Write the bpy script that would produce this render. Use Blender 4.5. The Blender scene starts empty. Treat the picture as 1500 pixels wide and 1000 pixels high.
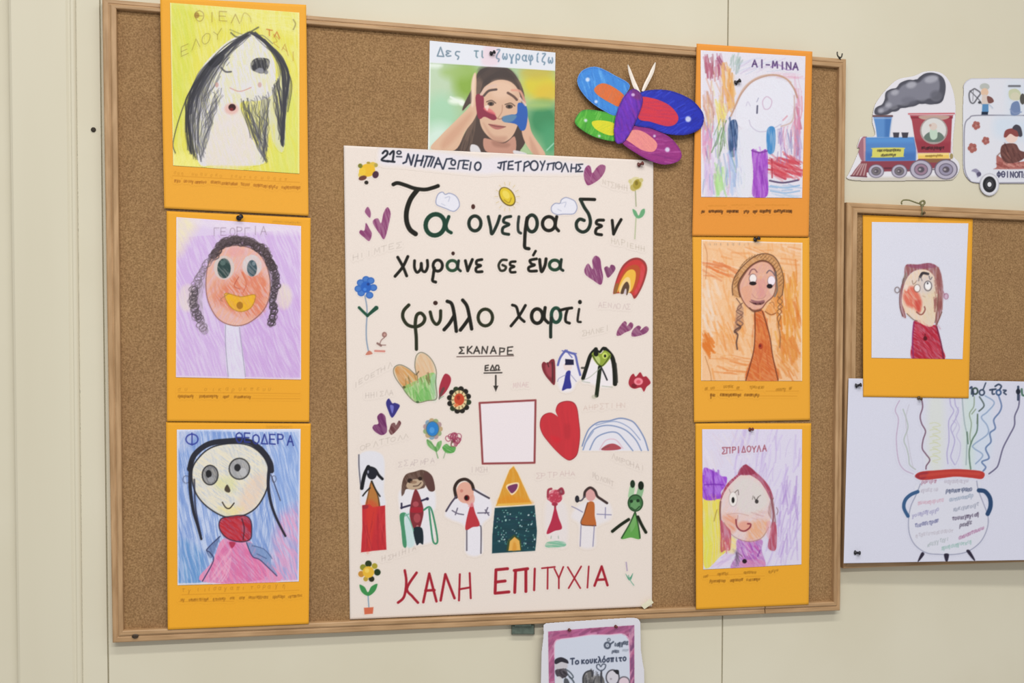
import bpy, bmesh, math, random
import numpy as np
from mathutils import Matrix, Vector
SC = bpy.context.scene
COL = SC.collection

# ------------------------------------------------------------------ camera, world, lamps, exposure
FOCAL = 1500.0                                   # in pixels of a 1500 x 1000 frame
ROTV = np.array([0.028, -0.214, 0.009]); TR = np.array([-0.012, -0.017, 1.549])
BOARD_Z = 1.45                                   # height of the middle of the big pinboard above the floor


def rodrigues(w):
    t = np.linalg.norm(w); k = w / t
    K = np.array([[0, -k[2], k[1]], [k[2], 0, -k[0]], [-k[1], k[0], 0]])
    return np.eye(3) + math.sin(t) * K + (1 - math.cos(t)) * K @ K


RM = rodrigues(ROTV)                             # wall frame (right, down, into the wall) -> camera frame
CAMC = -RM.T @ TR
W2B = np.array([[1, 0, 0], [0, 0, 1], [0, -1, 0]], float)   # wall frame -> Blender axes
cam_d = bpy.data.cameras.new('camera'); cam = bpy.data.objects.new('camera', cam_d); COL.objects.link(cam)
cam_d.sensor_fit = 'HORIZONTAL'; cam_d.sensor_width = 36.0; cam_d.lens = 36.0 * FOCAL / 1500.0
cam_d.clip_start = 0.05
_r, _d, _f = (W2B @ RM.T[:, i] for i in range(3))
_m = Matrix.Identity(4)
for i in range(3):
    _m[i][0], _m[i][1], _m[i][2] = _r[i], -_d[i], -_f[i]
_c = W2B @ CAMC + np.array([0, 0, BOARD_Z])
_m[0][3], _m[1][3], _m[2][3] = _c
cam.matrix_world = _m
SC.camera = cam

world = bpy.data.worlds.new('room_ambient'); SC.world = world; world.use_nodes = True
bg = world.node_tree.nodes['Background']; bg.inputs[0].default_value = (1.0, 0.99, 0.975, 1); bg.inputs[1].default_value = 0.43  # even ambient fill, added in place of light bounced around the room


def ceiling_lamp(x, y, z, lx, ly, watts, col=(1.0, 0.982, 0.945)):
    l = bpy.data.lights.new('ceiling_tube_light', 'AREA'); l.shape = 'RECTANGLE'; l.size = lx; l.size_y = ly
    l.energy = watts; l.color = col
    o = bpy.data.objects.new('ceiling_tube_light', l); COL.objects.link(o); o.location = (x, y, z)
    return o


ceiling_lamp(0.12, -1.30, 2.90, 2.0, 0.16, 26)      # fluorescent row near the wall
ceiling_lamp(-0.40, -2.60, 2.90, 2.4, 0.20, 74)      # second row, further into the room
vs = SC.view_settings
vs.view_transform = 'Standard'; vs.look = 'None'; vs.gamma = 1.0; vs.use_curve_mapping = False; vs.exposure = 0.0


# ------------------------------------------------------------------ photo pixel -> point in the place
def P(px, py, depth=0.0):
    """point(s) seen at a photo pixel, on the plane that lies `depth` in front of the wall"""
    px = np.asarray(px, float); py = np.asarray(py, float)
    d = np.stack([(px - 750) / FOCAL, (py - 500) / FOCAL, np.ones_like(px)], -1) @ RM
    k = (-np.asarray(depth, float) - CAMC[2]) / d[..., 2]
    w = CAMC + k[..., None] * d
    return np.stack([w[..., 0], w[..., 2], BOARD_Z - w[..., 1]], -1)


def homography(q):
    (x0, y0), (x1, y1), (x2, y2), (x3, y3) = q
    A = []; b = []
    for (s, t), (x, y) in zip(((0, 0), (1, 0), (1, 1), (0, 1)), q):
        A.append([s, t, 1, 0, 0, 0, -s * x, -t * x]); b.append(x)
        A.append([0, 0, 0, s, t, 1, -s * y, -t * y]); b.append(y)
    h = np.linalg.solve(np.array(A, float), np.array(b, float))
    return np.append(h, 1).reshape(3, 3)


# ------------------------------------------------------------------ materials
def nodes_of(m):
    m.use_nodes = True
    nt = m.node_tree
    return nt, nt.nodes, nt.links, nt.nodes['Principled BSDF']


def srgb(h):
    c = np.array([int(h[i:i + 2], 16) for i in (0, 2, 4)]) / 255.0
    return np.where(c <= 0.04045, c / 12.92, ((c + 0.055) / 1.055) ** 2.4)


def rgba(h):
    return (*[float(v) for v in srgb(h)], 1.0)


def inked(name, rough=0.65, coat=0.0, grain=0.05, gscale=900.0, bump=0.0):
    """paper carrying drawn colour (stored per vertex) with a procedural fibre grain"""
    m = bpy.data.materials.new(name); nt, N, L, B = nodes_of(m)
    a = N.new('ShaderNodeAttribute'); a.attribute_name = 'Col'
    tc = N.new('ShaderNodeTexCoord'); no = N.new('ShaderNodeTexNoise')
    no.inputs['Scale'].default_value = gscale; no.inputs['Detail'].default_value = 3
    L.new(tc.outputs['Object'], no.inputs['Vector'])
    mr = N.new('ShaderNodeMapRange'); mr.inputs[1].default_value = 0.3; mr.inputs[2].default_value = 0.7
    mr.inputs[3].default_value = 1 - grain; mr.inputs[4].default_value = 1 + grain
    L.new(no.outputs[0], mr.inputs[0])
    mx = N.new('ShaderNodeMix'); mx.data_type = 'RGBA'; mx.blend_type = 'MULTIPLY'; mx.inputs[0].default_value = 1
    L.new(a.outputs['Color'], mx.inputs[6]); L.new(mr.outputs[0], mx.inputs[7])
    L.new(mx.outputs[2], B.inputs['Base Color'])
    B.inputs['Roughness'].default_value = rough; B.inputs['Coat Weight'].default_value = coat
    B.inputs['Specular IOR Level'].default_value = 0.3
    B.inputs['Coat Roughness'].default_value = 0.15
    if bump:
        bp = N.new('ShaderNodeBump'); bp.inputs['Strength'].default_value = bump; bp.inputs['Distance'].default_value = 0.0005
        L.new(no.outputs[0], bp.inputs['Height']); L.new(bp.outputs[0], B.inputs['Normal'])
    return m


def noisy(name, c1, c2, scale, rough=0.6, vec=(1, 1, 1), detail=4, bump=0.0, metallic=0.0, lo=0.35, hi=0.65, bscale=None, spec=0.4):
    m = bpy.data.materials.new(name); nt, N, L, B = nodes_of(m)
    tc = N.new('ShaderNodeTexCoord'); mp = N.new('ShaderNodeMapping'); mp.inputs['Scale'].default_value = vec
    no = N.new('ShaderNodeTexNoise'); no.inputs['Scale'].default_value = scale; no.inputs['Detail'].default_value = detail
    L.new(tc.outputs['Object'], mp.inputs[0]); L.new(mp.outputs[0], no.inputs['Vector'])
    r = N.new('ShaderNodeValToRGB'); r.color_ramp.elements[0].position = lo; r.color_ramp.elements[1].position = hi
    r.color_ramp.elements[0].color = rgba(c1); r.color_ramp.elements[1].color = rgba(c2)
    L.new(no.outputs[0], r.inputs[0]); L.new(r.outputs[0], B.inputs['Base Color'])
    B.inputs['Roughness'].default_value = rough; B.inputs['Metallic'].default_value = metallic
    B.inputs['Specular IOR Level'].default_value = spec
    if bump:
        n2 = no
        if bscale:
            n2 = N.new('ShaderNodeTexNoise'); n2.inputs['Scale'].default_value = bscale; L.new(mp.outputs[0], n2.inputs['Vector'])
        bp = N.new('ShaderNodeBump'); bp.inputs['Strength'].default_value = bump; bp.inputs['Distance'].default_value = 0.001
        L.new(n2.outputs[0], bp.inputs['Height']); L.new(bp.outputs[0], B.inputs['Normal'])
    return m


def cork_material():
    m = bpy.data.materials.new('cork'); nt, N, L, B = nodes_of(m)
    tc = N.new('ShaderNodeTexCoord')
    n1 = N.new('ShaderNodeTexNoise'); n1.inputs['Scale'].default_value = 430; n1.inputs['Detail'].default_value = 4
    n2 = N.new('ShaderNodeTexNoise'); n2.inputs['Scale'].default_value = 16; n2.inputs['Detail'].default_value = 3
    vo = N.new('ShaderNodeTexVoronoi'); vo.inputs['Scale'].default_value = 520
    for n in (n1, n2, vo): L.new(tc.outputs['Object'], n.inputs['Vector'])
    r = N.new('ShaderNodeValToRGB'); e = r.color_ramp.elements
    e[0].position = 0.30; e[0].color = rgba('7f6343'); e[1].position = 0.72; e[1].color = rgba('a98862')
    k = e.new(0.5); k.color = rgba('957451')
    L.new(n1.outputs[0], r.inputs[0])
    r2 = N.new('ShaderNodeValToRGB'); r2.color_ramp.elements[0].position = 0.36; r2.color_ramp.elements[1].position = 0.66
    r2.color_ramp.elements[0].color = (0.96, 0.94, 0.92, 1); r2.color_ramp.elements[1].color = (1.04, 1.04, 1.0, 1)
    L.new(n2.outputs[0], r2.inputs[0])
    r3 = N.new('ShaderNodeValToRGB'); r3.color_ramp.elements[0].position = 0.0; r3.color_ramp.elements[1].position = 0.5
    r3.color_ramp.elements[0].color = (0.88, 0.86, 0.83, 1); r3.color_ramp.elements[1].color = (1.05, 1.05, 1.05, 1)
    L.new(vo.outputs['Color'], r3.inputs[0])
    a = N.new('ShaderNodeMix'); a.data_type = 'RGBA'; a.blend_type = 'MULTIPLY'; a.inputs[0].default_value = 1
    b = N.new('ShaderNodeMix'); b.data_type = 'RGBA'; b.blend_type = 'MULTIPLY'; b.inputs[0].default_value = 1
    L.new(r.outputs[0], a.inputs[6]); L.new(r2.outputs[0], a.inputs[7])
    L.new(a.outputs[2], b.inputs[6]); L.new(r3.outputs[0], b.inputs[7]); L.new(b.outputs[2], B.inputs['Base Color'])
    B.inputs['Roughness'].default_value = 0.9; B.inputs['Specular IOR Level'].default_value = 0.15
    bp = N.new('ShaderNodeBump'); bp.inputs['Strength'].default_value = 0.35; bp.inputs['Distance'].default_value = 0.0008
    L.new(n1.outputs[0], bp.inputs['Height']); L.new(bp.outputs[0], B.inputs['Normal'])
    return m


M = dict(
    paper=inked('drawn_paper', 0.75, grain=0.035), wax=inked('crayon_paper', 0.55, grain=0.05),
    card=inked('orange_card', 0.7, grain=0.03), marker=inked('felt_pen_paper', 0.42, grain=0.07, gscale=500),
    film=inked('laminated_print', 0.35, coat=0.12, grain=0.02), photo=inked('glossy_print', 0.35, coat=0.1, grain=0.02),
    wall=noisy('painted_panel', 'd3ccb6', 'd9d3bf', 3.0, 0.5, bump=0.05, bscale=60, spec=0.3),
    trim=noisy('painted_trim', 'd2cbb5', 'd9d3be', 5.0, 0.4, (1, 1, .12), bump=0.04, bscale=50),
    cork=cork_material(),
    wood_h=noisy('pine_along', 'a5825c', 'bf9b73', 14.0, 0.5, (1.2, 9, 9), 6, bump=0.08),
    wood_v=noisy('pine_upright', 'a5825c', 'bf9b73', 14.0, 0.5, (9, 9, 1.2), 6, bump=0.08),
    pin=noisy('black_plastic', '17161a', '24232a', 300, 0.3), redpin=noisy('maroon_plastic', '5a2a2a', '743a34', 300, 0.35),
    brass=noisy('brown_pin', '4a3a22', '6a5430', 300, 0.4), steel=noisy('dull_steel', '3a3832', '55524a', 200, 0.45, metallic=0.6),
    cord=noisy('olive_string', '6f6a48', '8f8a66', 800, 0.9), clip=noisy('green_grey_metal', '4d5a50', '5f6c62', 120, 0.5),
    dark=noisy('dark_hole', '2a2520', '3a332a', 100, 0.8), tape=noisy('cream_tape', 'd8d2b4', 'e8e2cc', 60, 0.3),
    screw=noisy('dark_screw', '33271b', '4a3826', 200, 0.5),
)


# ------------------------------------------------------------------ objects
def tag(o, label=None, cat=None, group=None, kind=None):
    if label: o['label'] = label
    if cat: o['category'] = cat
    if group: o['group'] = group
    if kind: o['kind'] = kind
    return o


def empty(name, loc, label, cat, group=None):
    o = bpy.data.objects.new(name, None); COL.objects.link(o); o.location = loc; o.empty_display_size = 0.02
    return tag(o, label, cat, group)


def origin_of(parent):
    v = Vector((0, 0, 0))
    while parent is not None:
        v += parent.location; parent = parent.parent
    return np.array(v)


def link_mesh(name, co, faces, mat, parent=None, loc=None, smooth=False, cols=None):
    """co: world coordinates; faces: (n,4) array or list of index tuples"""
    base = origin_of(parent)
    here = np.array(loc, float) if (loc is not None and parent is None) else np.zeros(3)
    co = np.asarray(co, float) - base - here
    me = bpy.data.meshes.new(name)
    if isinstance(faces, np.ndarray):
        n = len(faces)
        me.vertices.add(len(co)); me.vertices.foreach_set('co', co.astype(np.float32).ravel())
        me.loops.add(n * 4); me.loops.foreach_set('vertex_index', faces.astype(np.int32).ravel())
        me.polygons.add(n); me.polygons.foreach_set('loop_start', np.arange(0, n * 4, 4, dtype=np.int32))
        me.update(calc_edges=True); me.validate()
    else:
        me.from_pydata([tuple(c) for c in co], [], [tuple(f) for f in faces]); me.update()
    if cols is not None:
        at = me.color_attributes.new('Col', 'FLOAT_COLOR', 'POINT')
        at.data.foreach_set('color', np.c_[cols, np.ones(len(cols))].astype(np.float32).ravel())
    me.materials.append(mat)
    if smooth: me.polygons.foreach_set('use_smooth', np.ones(len(me.polygons), bool))
    o = bpy.data.objects.new(name, me); COL.objects.link(o)
    if parent is not None: o.parent = parent
    elif loc is not None: o.location = [float(v) for v in here]
    return o


# ------------------------------------------------------------------ drawing on paper
RNG = np.random.RandomState(7).rand(256, 256)


def vnoise(x, y, seed=0):
    x = x + seed * 17.31; y = y + seed * 7.77
    xi = np.floor(x).astype(int); yi = np.floor(y).astype(int); fx = x - xi; fy = y - yi
    fx = fx * fx * (3 - 2 * fx); fy = fy * fy * (3 - 2 * fy)
    g = lambda i, j: RNG[(xi + i) & 255, (yi + j) & 255]
    return (g(0, 0) * (1 - fx) + g(1, 0) * fx) * (1 - fy) + (g(0, 1) * (1 - fx) + g(1, 1) * fx) * fy


def pencil(U, V, ang, short, long, seed):
    a = math.radians(ang); c, s = math.cos(a), math.sin(a)
    w = (vnoise(U / 30, V / 30, seed + 3) - .5) * 6
    al = U * c + V * s; b = -U * s + V * c + w
    return .6 * vnoise(al / long, b / short, seed) + .4 * vnoise(al / long * 2.1, b / short * 2.2, seed + 1)


def smooth_path(pts, closed=False, n=6):
    p = np.asarray(pts, float); m = len(p)
    if m < 3: return p
    out = []
    for i in range(m if closed else m - 1):
        g = (lambda j: p[j % m]) if closed else (lambda j: p[min(max(j, 0), m - 1)])
        a, b, c, d = g(i - 1), g(i), g(i + 1), g(i + 2)
        for k in range(n):
            t = k / n
            out.append(.5 * ((2 * b) + (c - a) * t + (2 * a - 5 * b + 4 * c - d) * t * t + (3 * b - a - 3 * c + d) * t ** 3))
    if not closed: out.append(p[-1])
    return np.array(out)


def hexc(c):
    return np.array([int(c[i:i + 2], 16) for i in (0, 2, 4)]) / 255.0


class Sheet:
    """a piece of paper: quad = its four corners in the photo, depth = their distances from the wall"""
    def __init__(s, quad, depth, base, dens=1.0, outline=None, curl=0.0, seed=1):
        q = [np.array(p, float) for p in quad]
        lw = max(np.linalg.norm(q[1] - q[0]), np.linalg.norm(q[2] - q[3]))
        lh = max(np.linalg.norm(q[3] - q[0]), np.linalg.norm(q[2] - q[1]))
        s.nu = int(lw * dens) // 4 * 4 + 5; s.nv = int(lh * dens) // 4 * 4 + 5
        s.H = homography(quad); s.Hi = np.linalg.inv(s.H); s.depth = depth; s.curl = curl; s.quad = quad
        S, T = np.meshgrid(np.linspace(0, 1, s.nu), np.linspace(0, 1, s.nv)); s.S, s.T_ = S, T
        w = s.H[2, 0] * S + s.H[2, 1] * T + 1
        s.U = (s.H[0, 0] * S + s.H[0, 1] * T + s.H[0, 2]) / w; s.V = (s.H[1, 0] * S + s.H[1, 1] * T + s.H[1, 2]) / w
        s.base = hexc(base); s.col = np.tile(s.base, (s.nv, s.nu, 1)); s.idm = np.zeros((s.nv, s.nu), np.int16)
        s.parts = [None]; s.pm = [None]; s.cur = 0; s.tr = (0, 0, 1.0); s.seed = seed; s.rnd = random.Random(seed)
        s.outline = outline; s.aa = 1.3; s.grain = 0.0; s.clip = None

    def at(s, x0, y0, sc): s.tr = (x0, y0, sc); return s

    def part(s, name, label=None, under=0, dil=0):
        s.parts.append((name, label, under, dil)); s.pm.append(np.zeros((s.nv, s.nu), np.float32)); s.cur = len(s.parts) - 1
        return s.cur

    def sheet(s): s.cur = 0

    def xy(s, pts):
        p = np.asarray(pts, float)
        return np.stack([s.tr[0] + p[..., 0] / s.tr[2], s.tr[1] + p[..., 1] / s.tr[2]], -1)

    def win(s, p, pad):
        a, b = p.min(0) - pad, p.max(0) + pad
        c = np.array([[a[0], a[1], 1], [b[0], a[1], 1], [b[0], b[1], 1], [a[0], b[1], 1]]) @ s.Hi.T
        c = c[:, :2] / c[:, 2:]
        lo, hi = c.min(0), c.max(0)
        i0 = int(max(0, math.floor(lo[0] * (s.nu - 1)))); i1 = int(min(s.nu, math.ceil(hi[0] * (s.nu - 1)) + 1))
        j0 = int(max(0, math.floor(lo[1] * (s.nv - 1)))); j1 = int(min(s.nv, math.ceil(hi[1] * (s.nv - 1)) + 1))
        if i1 <= i0 or j1 <= j0: return None
        return slice(j0, j1), slice(i0, i1)

    def blend(s, w, mask, col, a, tex):
        m = mask if s.clip is None else mask * s.clip[w]
        al = m * a
        if tex:
            ang, amt = tex[0], tex[1]; sh = tex[2] if len(tex) > 2 else 1.7; ln = tex[3] if len(tex) > 3 else 16
            n = pencil(s.U[w], s.V[w], ang, sh, ln, s.seed + int(ang) % 13)
            k = np.clip((n - .32) / .34, 0, 1); al = al * ((1 - amt) + amt * k * k * (3 - 2 * k))
        s.col[w] = s.col[w] * (1 - al[..., None]) + hexc(col) * al[..., None]
        if s.cur:
            pm = s.pm[s.cur][w]; np.maximum(pm, m.astype(np.float32), out=pm)
            idw = s.idm[w]; idw[m > .3] = s.cur

    def F(s, pts, col, a=1.0, sm=True, tex=None, aa=None, raw=False):
        """filled shape"""
        p = np.asarray(pts, float) if raw else s.xy(pts)
        if sm: p = smooth_path(p, True)
        if s.grain and tex is None and np.ptp(p, 0).max() > 22: tex = (s.rnd.choice([40, 60, 75, 120]), s.grain, 1.6, 12)
        aa = aa or s.aa
        w = s.win(p, aa + 1)
        if w is None: return
        U, V = s.U[w], s.V[w]
        inside = np.zeros(U.shape, bool); d2 = np.full(U.shape, 1e9)
        n = len(p)
        for i in range(n):
            x0, y0 = p[i]; x1, y1 = p[(i + 1) % n]
            dx, dy = x1 - x0, y1 - y0; L = dx * dx + dy * dy
            if L < 1e-12: continue
            if abs(dy) > 1e-12:
                c = ((y0 > V) != (y1 > V)) & (U < x0 + (V - y0) * dx / dy); inside ^= c
            t = np.clip(((U - x0) * dx + (V - y0) * dy) / L, 0, 1)
            d2 = np.minimum(d2, (U - x0 - t * dx) ** 2 + (V - y0 - t * dy) ** 2)
        d = np.sqrt(d2) * np.where(inside, 1, -1)
        s.blend(w, np.clip(.5 + d / aa, 0, 1), col, a, tex)

    def clip_to(s, pts=None, sm=True):
        """keep the following strokes inside a shape"""
        s.clip = None
        if pts is None: return
        p = s.xy(pts)
        if sm: p = smooth_path(p, True)
        ins = np.zeros(s.U.shape, bool)
        for i in range(len(p)):
            x0, y0 = p[i]; x1, y1 = p[(i + 1) % len(p)]
            if abs(y1 - y0) > 1e-12: ins ^= ((y0 > s.V) != (y1 > s.V)) & (s.U < x0 + (s.V - y0) * (x1 - x0) / (y1 - y0))
        k = np.pad(ins.astype(float), 1, mode='edge')
        s.clip = (k[1:-1, 1:-1] * 2 + k[:-2, 1:-1] + k[2:, 1:-1] + k[1:-1, :-2] + k[1:-1, 2:]) / 6

    def S_(s, pts, w, col, a=1.0, sm=True, closed=False, taper=None, tex=None, raw=False):
        """drawn line, w = width in photo pixels"""
        p = np.asarray(pts, float) if raw else s.xy(pts)
        if sm: p = smooth_path(p, closed)
        elif closed: p = np.vstack([p, p[:1]])
        if closed and sm: p = np.vstack([p, p[:1]])
        win = s.win(p, w + s.aa + 1)
        if win is None: return
        U, V = s.U[win], s.V[win]; best = np.full(U.shape, -1e9); n = len(p) - 1
        for i in range(max(n, 1)):
            x0, y0 = p[i]; x1, y1 = p[min(i + 1, len(p) - 1)]
            dx, dy = x1 - x0, y1 - y0; L = max(dx * dx + dy * dy, 1e-9)
            t = np.clip(((U - x0) * dx + (V - y0) * dy) / L, 0, 1)
            r = w / 2
            if taper: r = w / 2 * (taper[0] + (taper[1] - taper[0]) * (i + t) / max(n, 1))
            best = np.maximum(best, r - np.sqrt((U - x0 - t * dx) ** 2 + (V - y0 - t * dy) ** 2))
        k = np.clip(.5 + best / s.aa, 0, 1)
        if w < s.aa: k = k * min(1.0, w / s.aa + .25)
        s.blend(win, k, col, a, tex)

    def ell(s, x, y, rx, ry, rot=0):
        t = np.linspace(0, 2 * math.pi, 25)[:-1]; c, q = math.cos(math.radians(rot)), math.sin(math.radians(rot))
        return np.stack([x + rx * np.cos(t) * c - ry * np.sin(t) * q, y + rx * np.cos(t) * q + ry * np.sin(t) * c], -1)

    def E(s, x, y, rx, ry, col, rot=0, a=1.0, tex=None, aa=None): s.F(s.ell(x, y, rx, ry, rot), col, a, False, tex, aa)

    def O(s, x, y, rx, ry, w, col, rot=0, a=1.0): s.S_(s.ell(x, y, rx, ry, rot), w, col, a, False, True)

    def hair(s, A, B, n, w, col, a=.8, jit=6):
        A = smooth_path(A, n=4); B = smooth_path(B, n=4)
        k = np.linspace(0, 1, 9)
        ra = lambda P_: np.stack([np.interp(k, np.linspace(0, 1, len(P_)), P_[:, i]) for i in (0, 1)], -1)
        A, B = ra(A), ra(B)
        for i in range(n):
            f = s.rnd.random(); p = A * (1 - f) + B * f
            p = p + np.array([[s.rnd.uniform(-jit, jit), s.rnd.uniform(-jit, jit)] for _ in k])
            i0 = s.rnd.choice([0, 0, 0, 1, 2, 3]); i1 = s.rnd.choice([9, 9, 8, 7, 6])
            s.S_(p[i0:i1], w * s.rnd.uniform(.6, 1.3), col, a * s.rnd.uniform(.5, 1))

    def curls(s, path, r, n, w, col, a=.8):
        p = smooth_path(path, n=12); k = np.linspace(0, 1, n)
        for f in k:
            x = np.interp(f, np.linspace(0, 1, len(p)), p[:, 0]) + s.rnd.uniform(-r, r) * .4
            y = np.interp(f, np.linspace(0, 1, len(p)), p[:, 1]) + s.rnd.uniform(-r, r) * .4
            s.O(x, y, r * s.rnd.uniform(.5, 1), r * s.rnd.uniform(.7, 1.2), w, col, s.rnd.uniform(0, 90), a)

    def hatch(s, x0, y0, x1, y1, n, ang, ln, w, cols, a=.5):
        for i in range(n):
            x = s.rnd.uniform(x0, x1); y = s.rnd.uniform(y0, y1); t = math.radians(ang + s.rnd.uniform(-14, 14)); l = ln * s.rnd.uniform(.5, 1.2) / 2
            b = s.rnd.uniform(-.1, .1) * l
            s.S_([(x - math.cos(t) * l, y - math.sin(t) * l), (x + b, y + b), (x + math.cos(t) * l, y + math.sin(t) * l)], w * s.rnd.uniform(.7, 1.4), s.rnd.choice(cols), a * s.rnd.uniform(.4, 1))

    def text(s, t, x0, y0, x1, y1, h, col, w, a=1.0, jit=.05, slant=0.0, wf=.72):
        """hand lettering along a baseline"""
        n = len(t); dx, dy = (x1 - x0) / n, (y1 - y0) / n
        for i, ch in enumerate(t):
            g = GL.get(ch)
            if not g: continue
            bx, by = x0 + dx * i, y0 + dy * i; cw = abs(dx) * wf / .7
            j = [s.rnd.uniform(-jit, jit) for _ in range(4)]
            for st in g:
                pts = [(bx + dx * .08 + (x + j[0] + slant * y) * cw, by + dy / dx * x * cw - (y + j[1]) * h * (1 + j[2])) for x, y in st]
                s.S_(pts, w, col, a, sm=len(st) > 4)

    def scrawl(s, words, h, col, w, a=.8):
        """handwriting too small to read: words = (x0, y0, x1, y1) baselines"""
        for x0, y0, x1, y1 in words:
            n = max(1, int(round((x1 - x0) / (h * .62)))); wd = ''.join(s.rnd.choice('αειοτυρσκπγωηα') for _ in range(n))
            s.text(wd, x0, y0, x1, y1, h * 1.1, col, w * .72, a * .85, jit=.14, slant=.18, wf=.8)

    # -------- meshes
    def D(s, S, T):
        d = s.depth
        z = (d[0] * (1 - S) + d[1] * S) * (1 - T) + (d[3] * (1 - S) + d[2] * S) * T
        return z + s.curl * np.sin(math.pi * T) * (0.6 + 0.4 * np.sin(math.pi * S))

    def grid_co(s, S, T, lift=0.0):
        w = s.H[2, 0] * S + s.H[2, 1] * T + 1
        U = (s.H[0, 0] * S + s.H[0, 1] * T + s.H[0, 2]) / w; V = (s.H[1, 0] * S + s.H[1, 1] * T + s.H[1, 2]) / w
        return P(U, V, s.D(S, T) + lift)

    def corner(s):
        x = (s.quad[2][0] + s.quad[3][0]) / 2; y = (s.quad[2][1] + s.quad[3][1]) / 2
        return P(x, y, (s.depth[2] + s.depth[3]) / 2)

    def lin(s, c):
        c = np.clip(c, 0, 1)
        return np.where(c <= 0.04045, c / 12.92, ((c + 0.055) / 1.055) ** 2.4)

    def build(s, name, mat, root, step=1, thick=0.0003, level=0, label=None, patch_root=None):
        st = step
        S, T, C = s.S[::st, ::st], s.T_[::st, ::st], s.col[::st, ::st]
        if st > 1: C = np.broadcast_to(s.base, C.shape)
        nv, nu = S.shape
        co = s.grid_co(S, T, level * .00015).reshape(-1, 3)
        idx = np.arange(nv * nu).reshape(nv, nu)
        cell = np.ones((nv - 1, nu - 1), bool)
        if s.outline is not None:
            p = smooth_path(np.asarray(s.outline, float), True) if len(s.outline) > 4 else np.asarray(s.outline, float)
            cu = (s.U[:-1, :-1] + s.U[1:, 1:]) / 2; cvv = (s.V[:-1, :-1] + s.V[1:, 1:]) / 2
            ins = np.zeros(cu.shape, bool)
            for i in range(len(p)):
                x0, y0 = p[i]; x1, y1 = p[(i + 1) % len(p)]
                if abs(y1 - y0) < 1e-12: continue
                ins ^= ((y0 > cvv) != (y1 > cvv)) & (cu < x0 + (cvv - y0) * (x1 - x0) / (y1 - y0))
            cell = ins
            s.cellmask = ins
        a, b, c_, d = idx[:-1, :-1], idx[:-1, 1:], idx[1:, 1:], idx[1:, :-1]
        q = [np.stack([d[cell], c_[cell], b[cell], a[cell]], -1)]
        n0 = nv * nu; back = s.grid_co(S, T, level * .00015 - thick).reshape(-1, 3)
        pad = np.pad(cell, 1)
        for (va, vb, nb) in ((a, b, pad[:-2, 1:-1]), (b, c_, pad[1:-1, 2:]), (c_, d, pad[2:, 1:-1]), (d, a, pad[1:-1, :-2])):
            e = cell & ~nb
            q.append(np.stack([va[e], vb[e], vb[e] + n0, va[e] + n0], -1))
        fc = np.concatenate(q); allc = np.vstack([co, back]); cl = s.lin(C.reshape(-1, 3)); cl = np.vstack([cl, cl])
        used = np.unique(fc); rm = np.full(len(allc), -1); rm[used] = np.arange(len(used))
        o = link_mesh(name, allc[used], rm[fc], mat, root, None if root is not None else s.corner(), cols=cl[used])
        if label: o['label'] = label
        s.patches(mat, root if root is not None else o, o, level, patch_root)
        return o

    def patches(s, mat, root, sheet, level=0, patch_root=None):
        objs = {0: patch_root or root}
        idm = s.idm.copy()
        for k in range(1, len(s.parts)):
            m = s.pm[k] > .02
            for _ in range(s.parts[k][3]):
                g = m.copy(); g[1:] |= m[:-1]; g[:-1] |= m[1:]; g[:, 1:] |= m[:, :-1]; g[:, :-1] |= m[:, 1:]; m = g
            idm[m & (idm == 0)] = k
        q4 = np.stack([idm[:-1, :-1], idm[:-1, 1:], idm[1:, 1:], idm[1:, :-1]], -1); owner = q4.max(-1)
        if s.outline is not None: owner = np.where(s.cellmask, owner, 0)
        idx = np.arange(s.nv * s.nu).reshape(s.nv, s.nu); cl = s.lin(s.col.reshape(-1, 3))
        for k in range(1, len(s.parts)):
            name, label, under, _ = s.parts[k]
            e = owner == k
            if not e.any(): continue
            lev = level + 1 + (1 if under else 0)
            a, b, c_, d = idx[:-1, :-1], idx[:-1, 1:], idx[1:, 1:], idx[1:, :-1]
            fc = np.stack([d[e], c_[e], b[e], a[e]], -1)
            used = np.unique(fc); rm = np.full(s.nv * s.nu, -1); rm[used] = np.arange(len(used))
            co = s.grid_co(s.S.ravel()[used], s.T_.ravel()[used], lev * .00015)
            o = link_mesh(name, co, rm[fc], mat, objs[under], cols=cl[used])
            if label: o['label'] = label
            objs[k] = o


def _g(t):
    return [[tuple(float(v) for v in p.split(',')) for p in st.split()] for st in t.split(';')]


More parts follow.
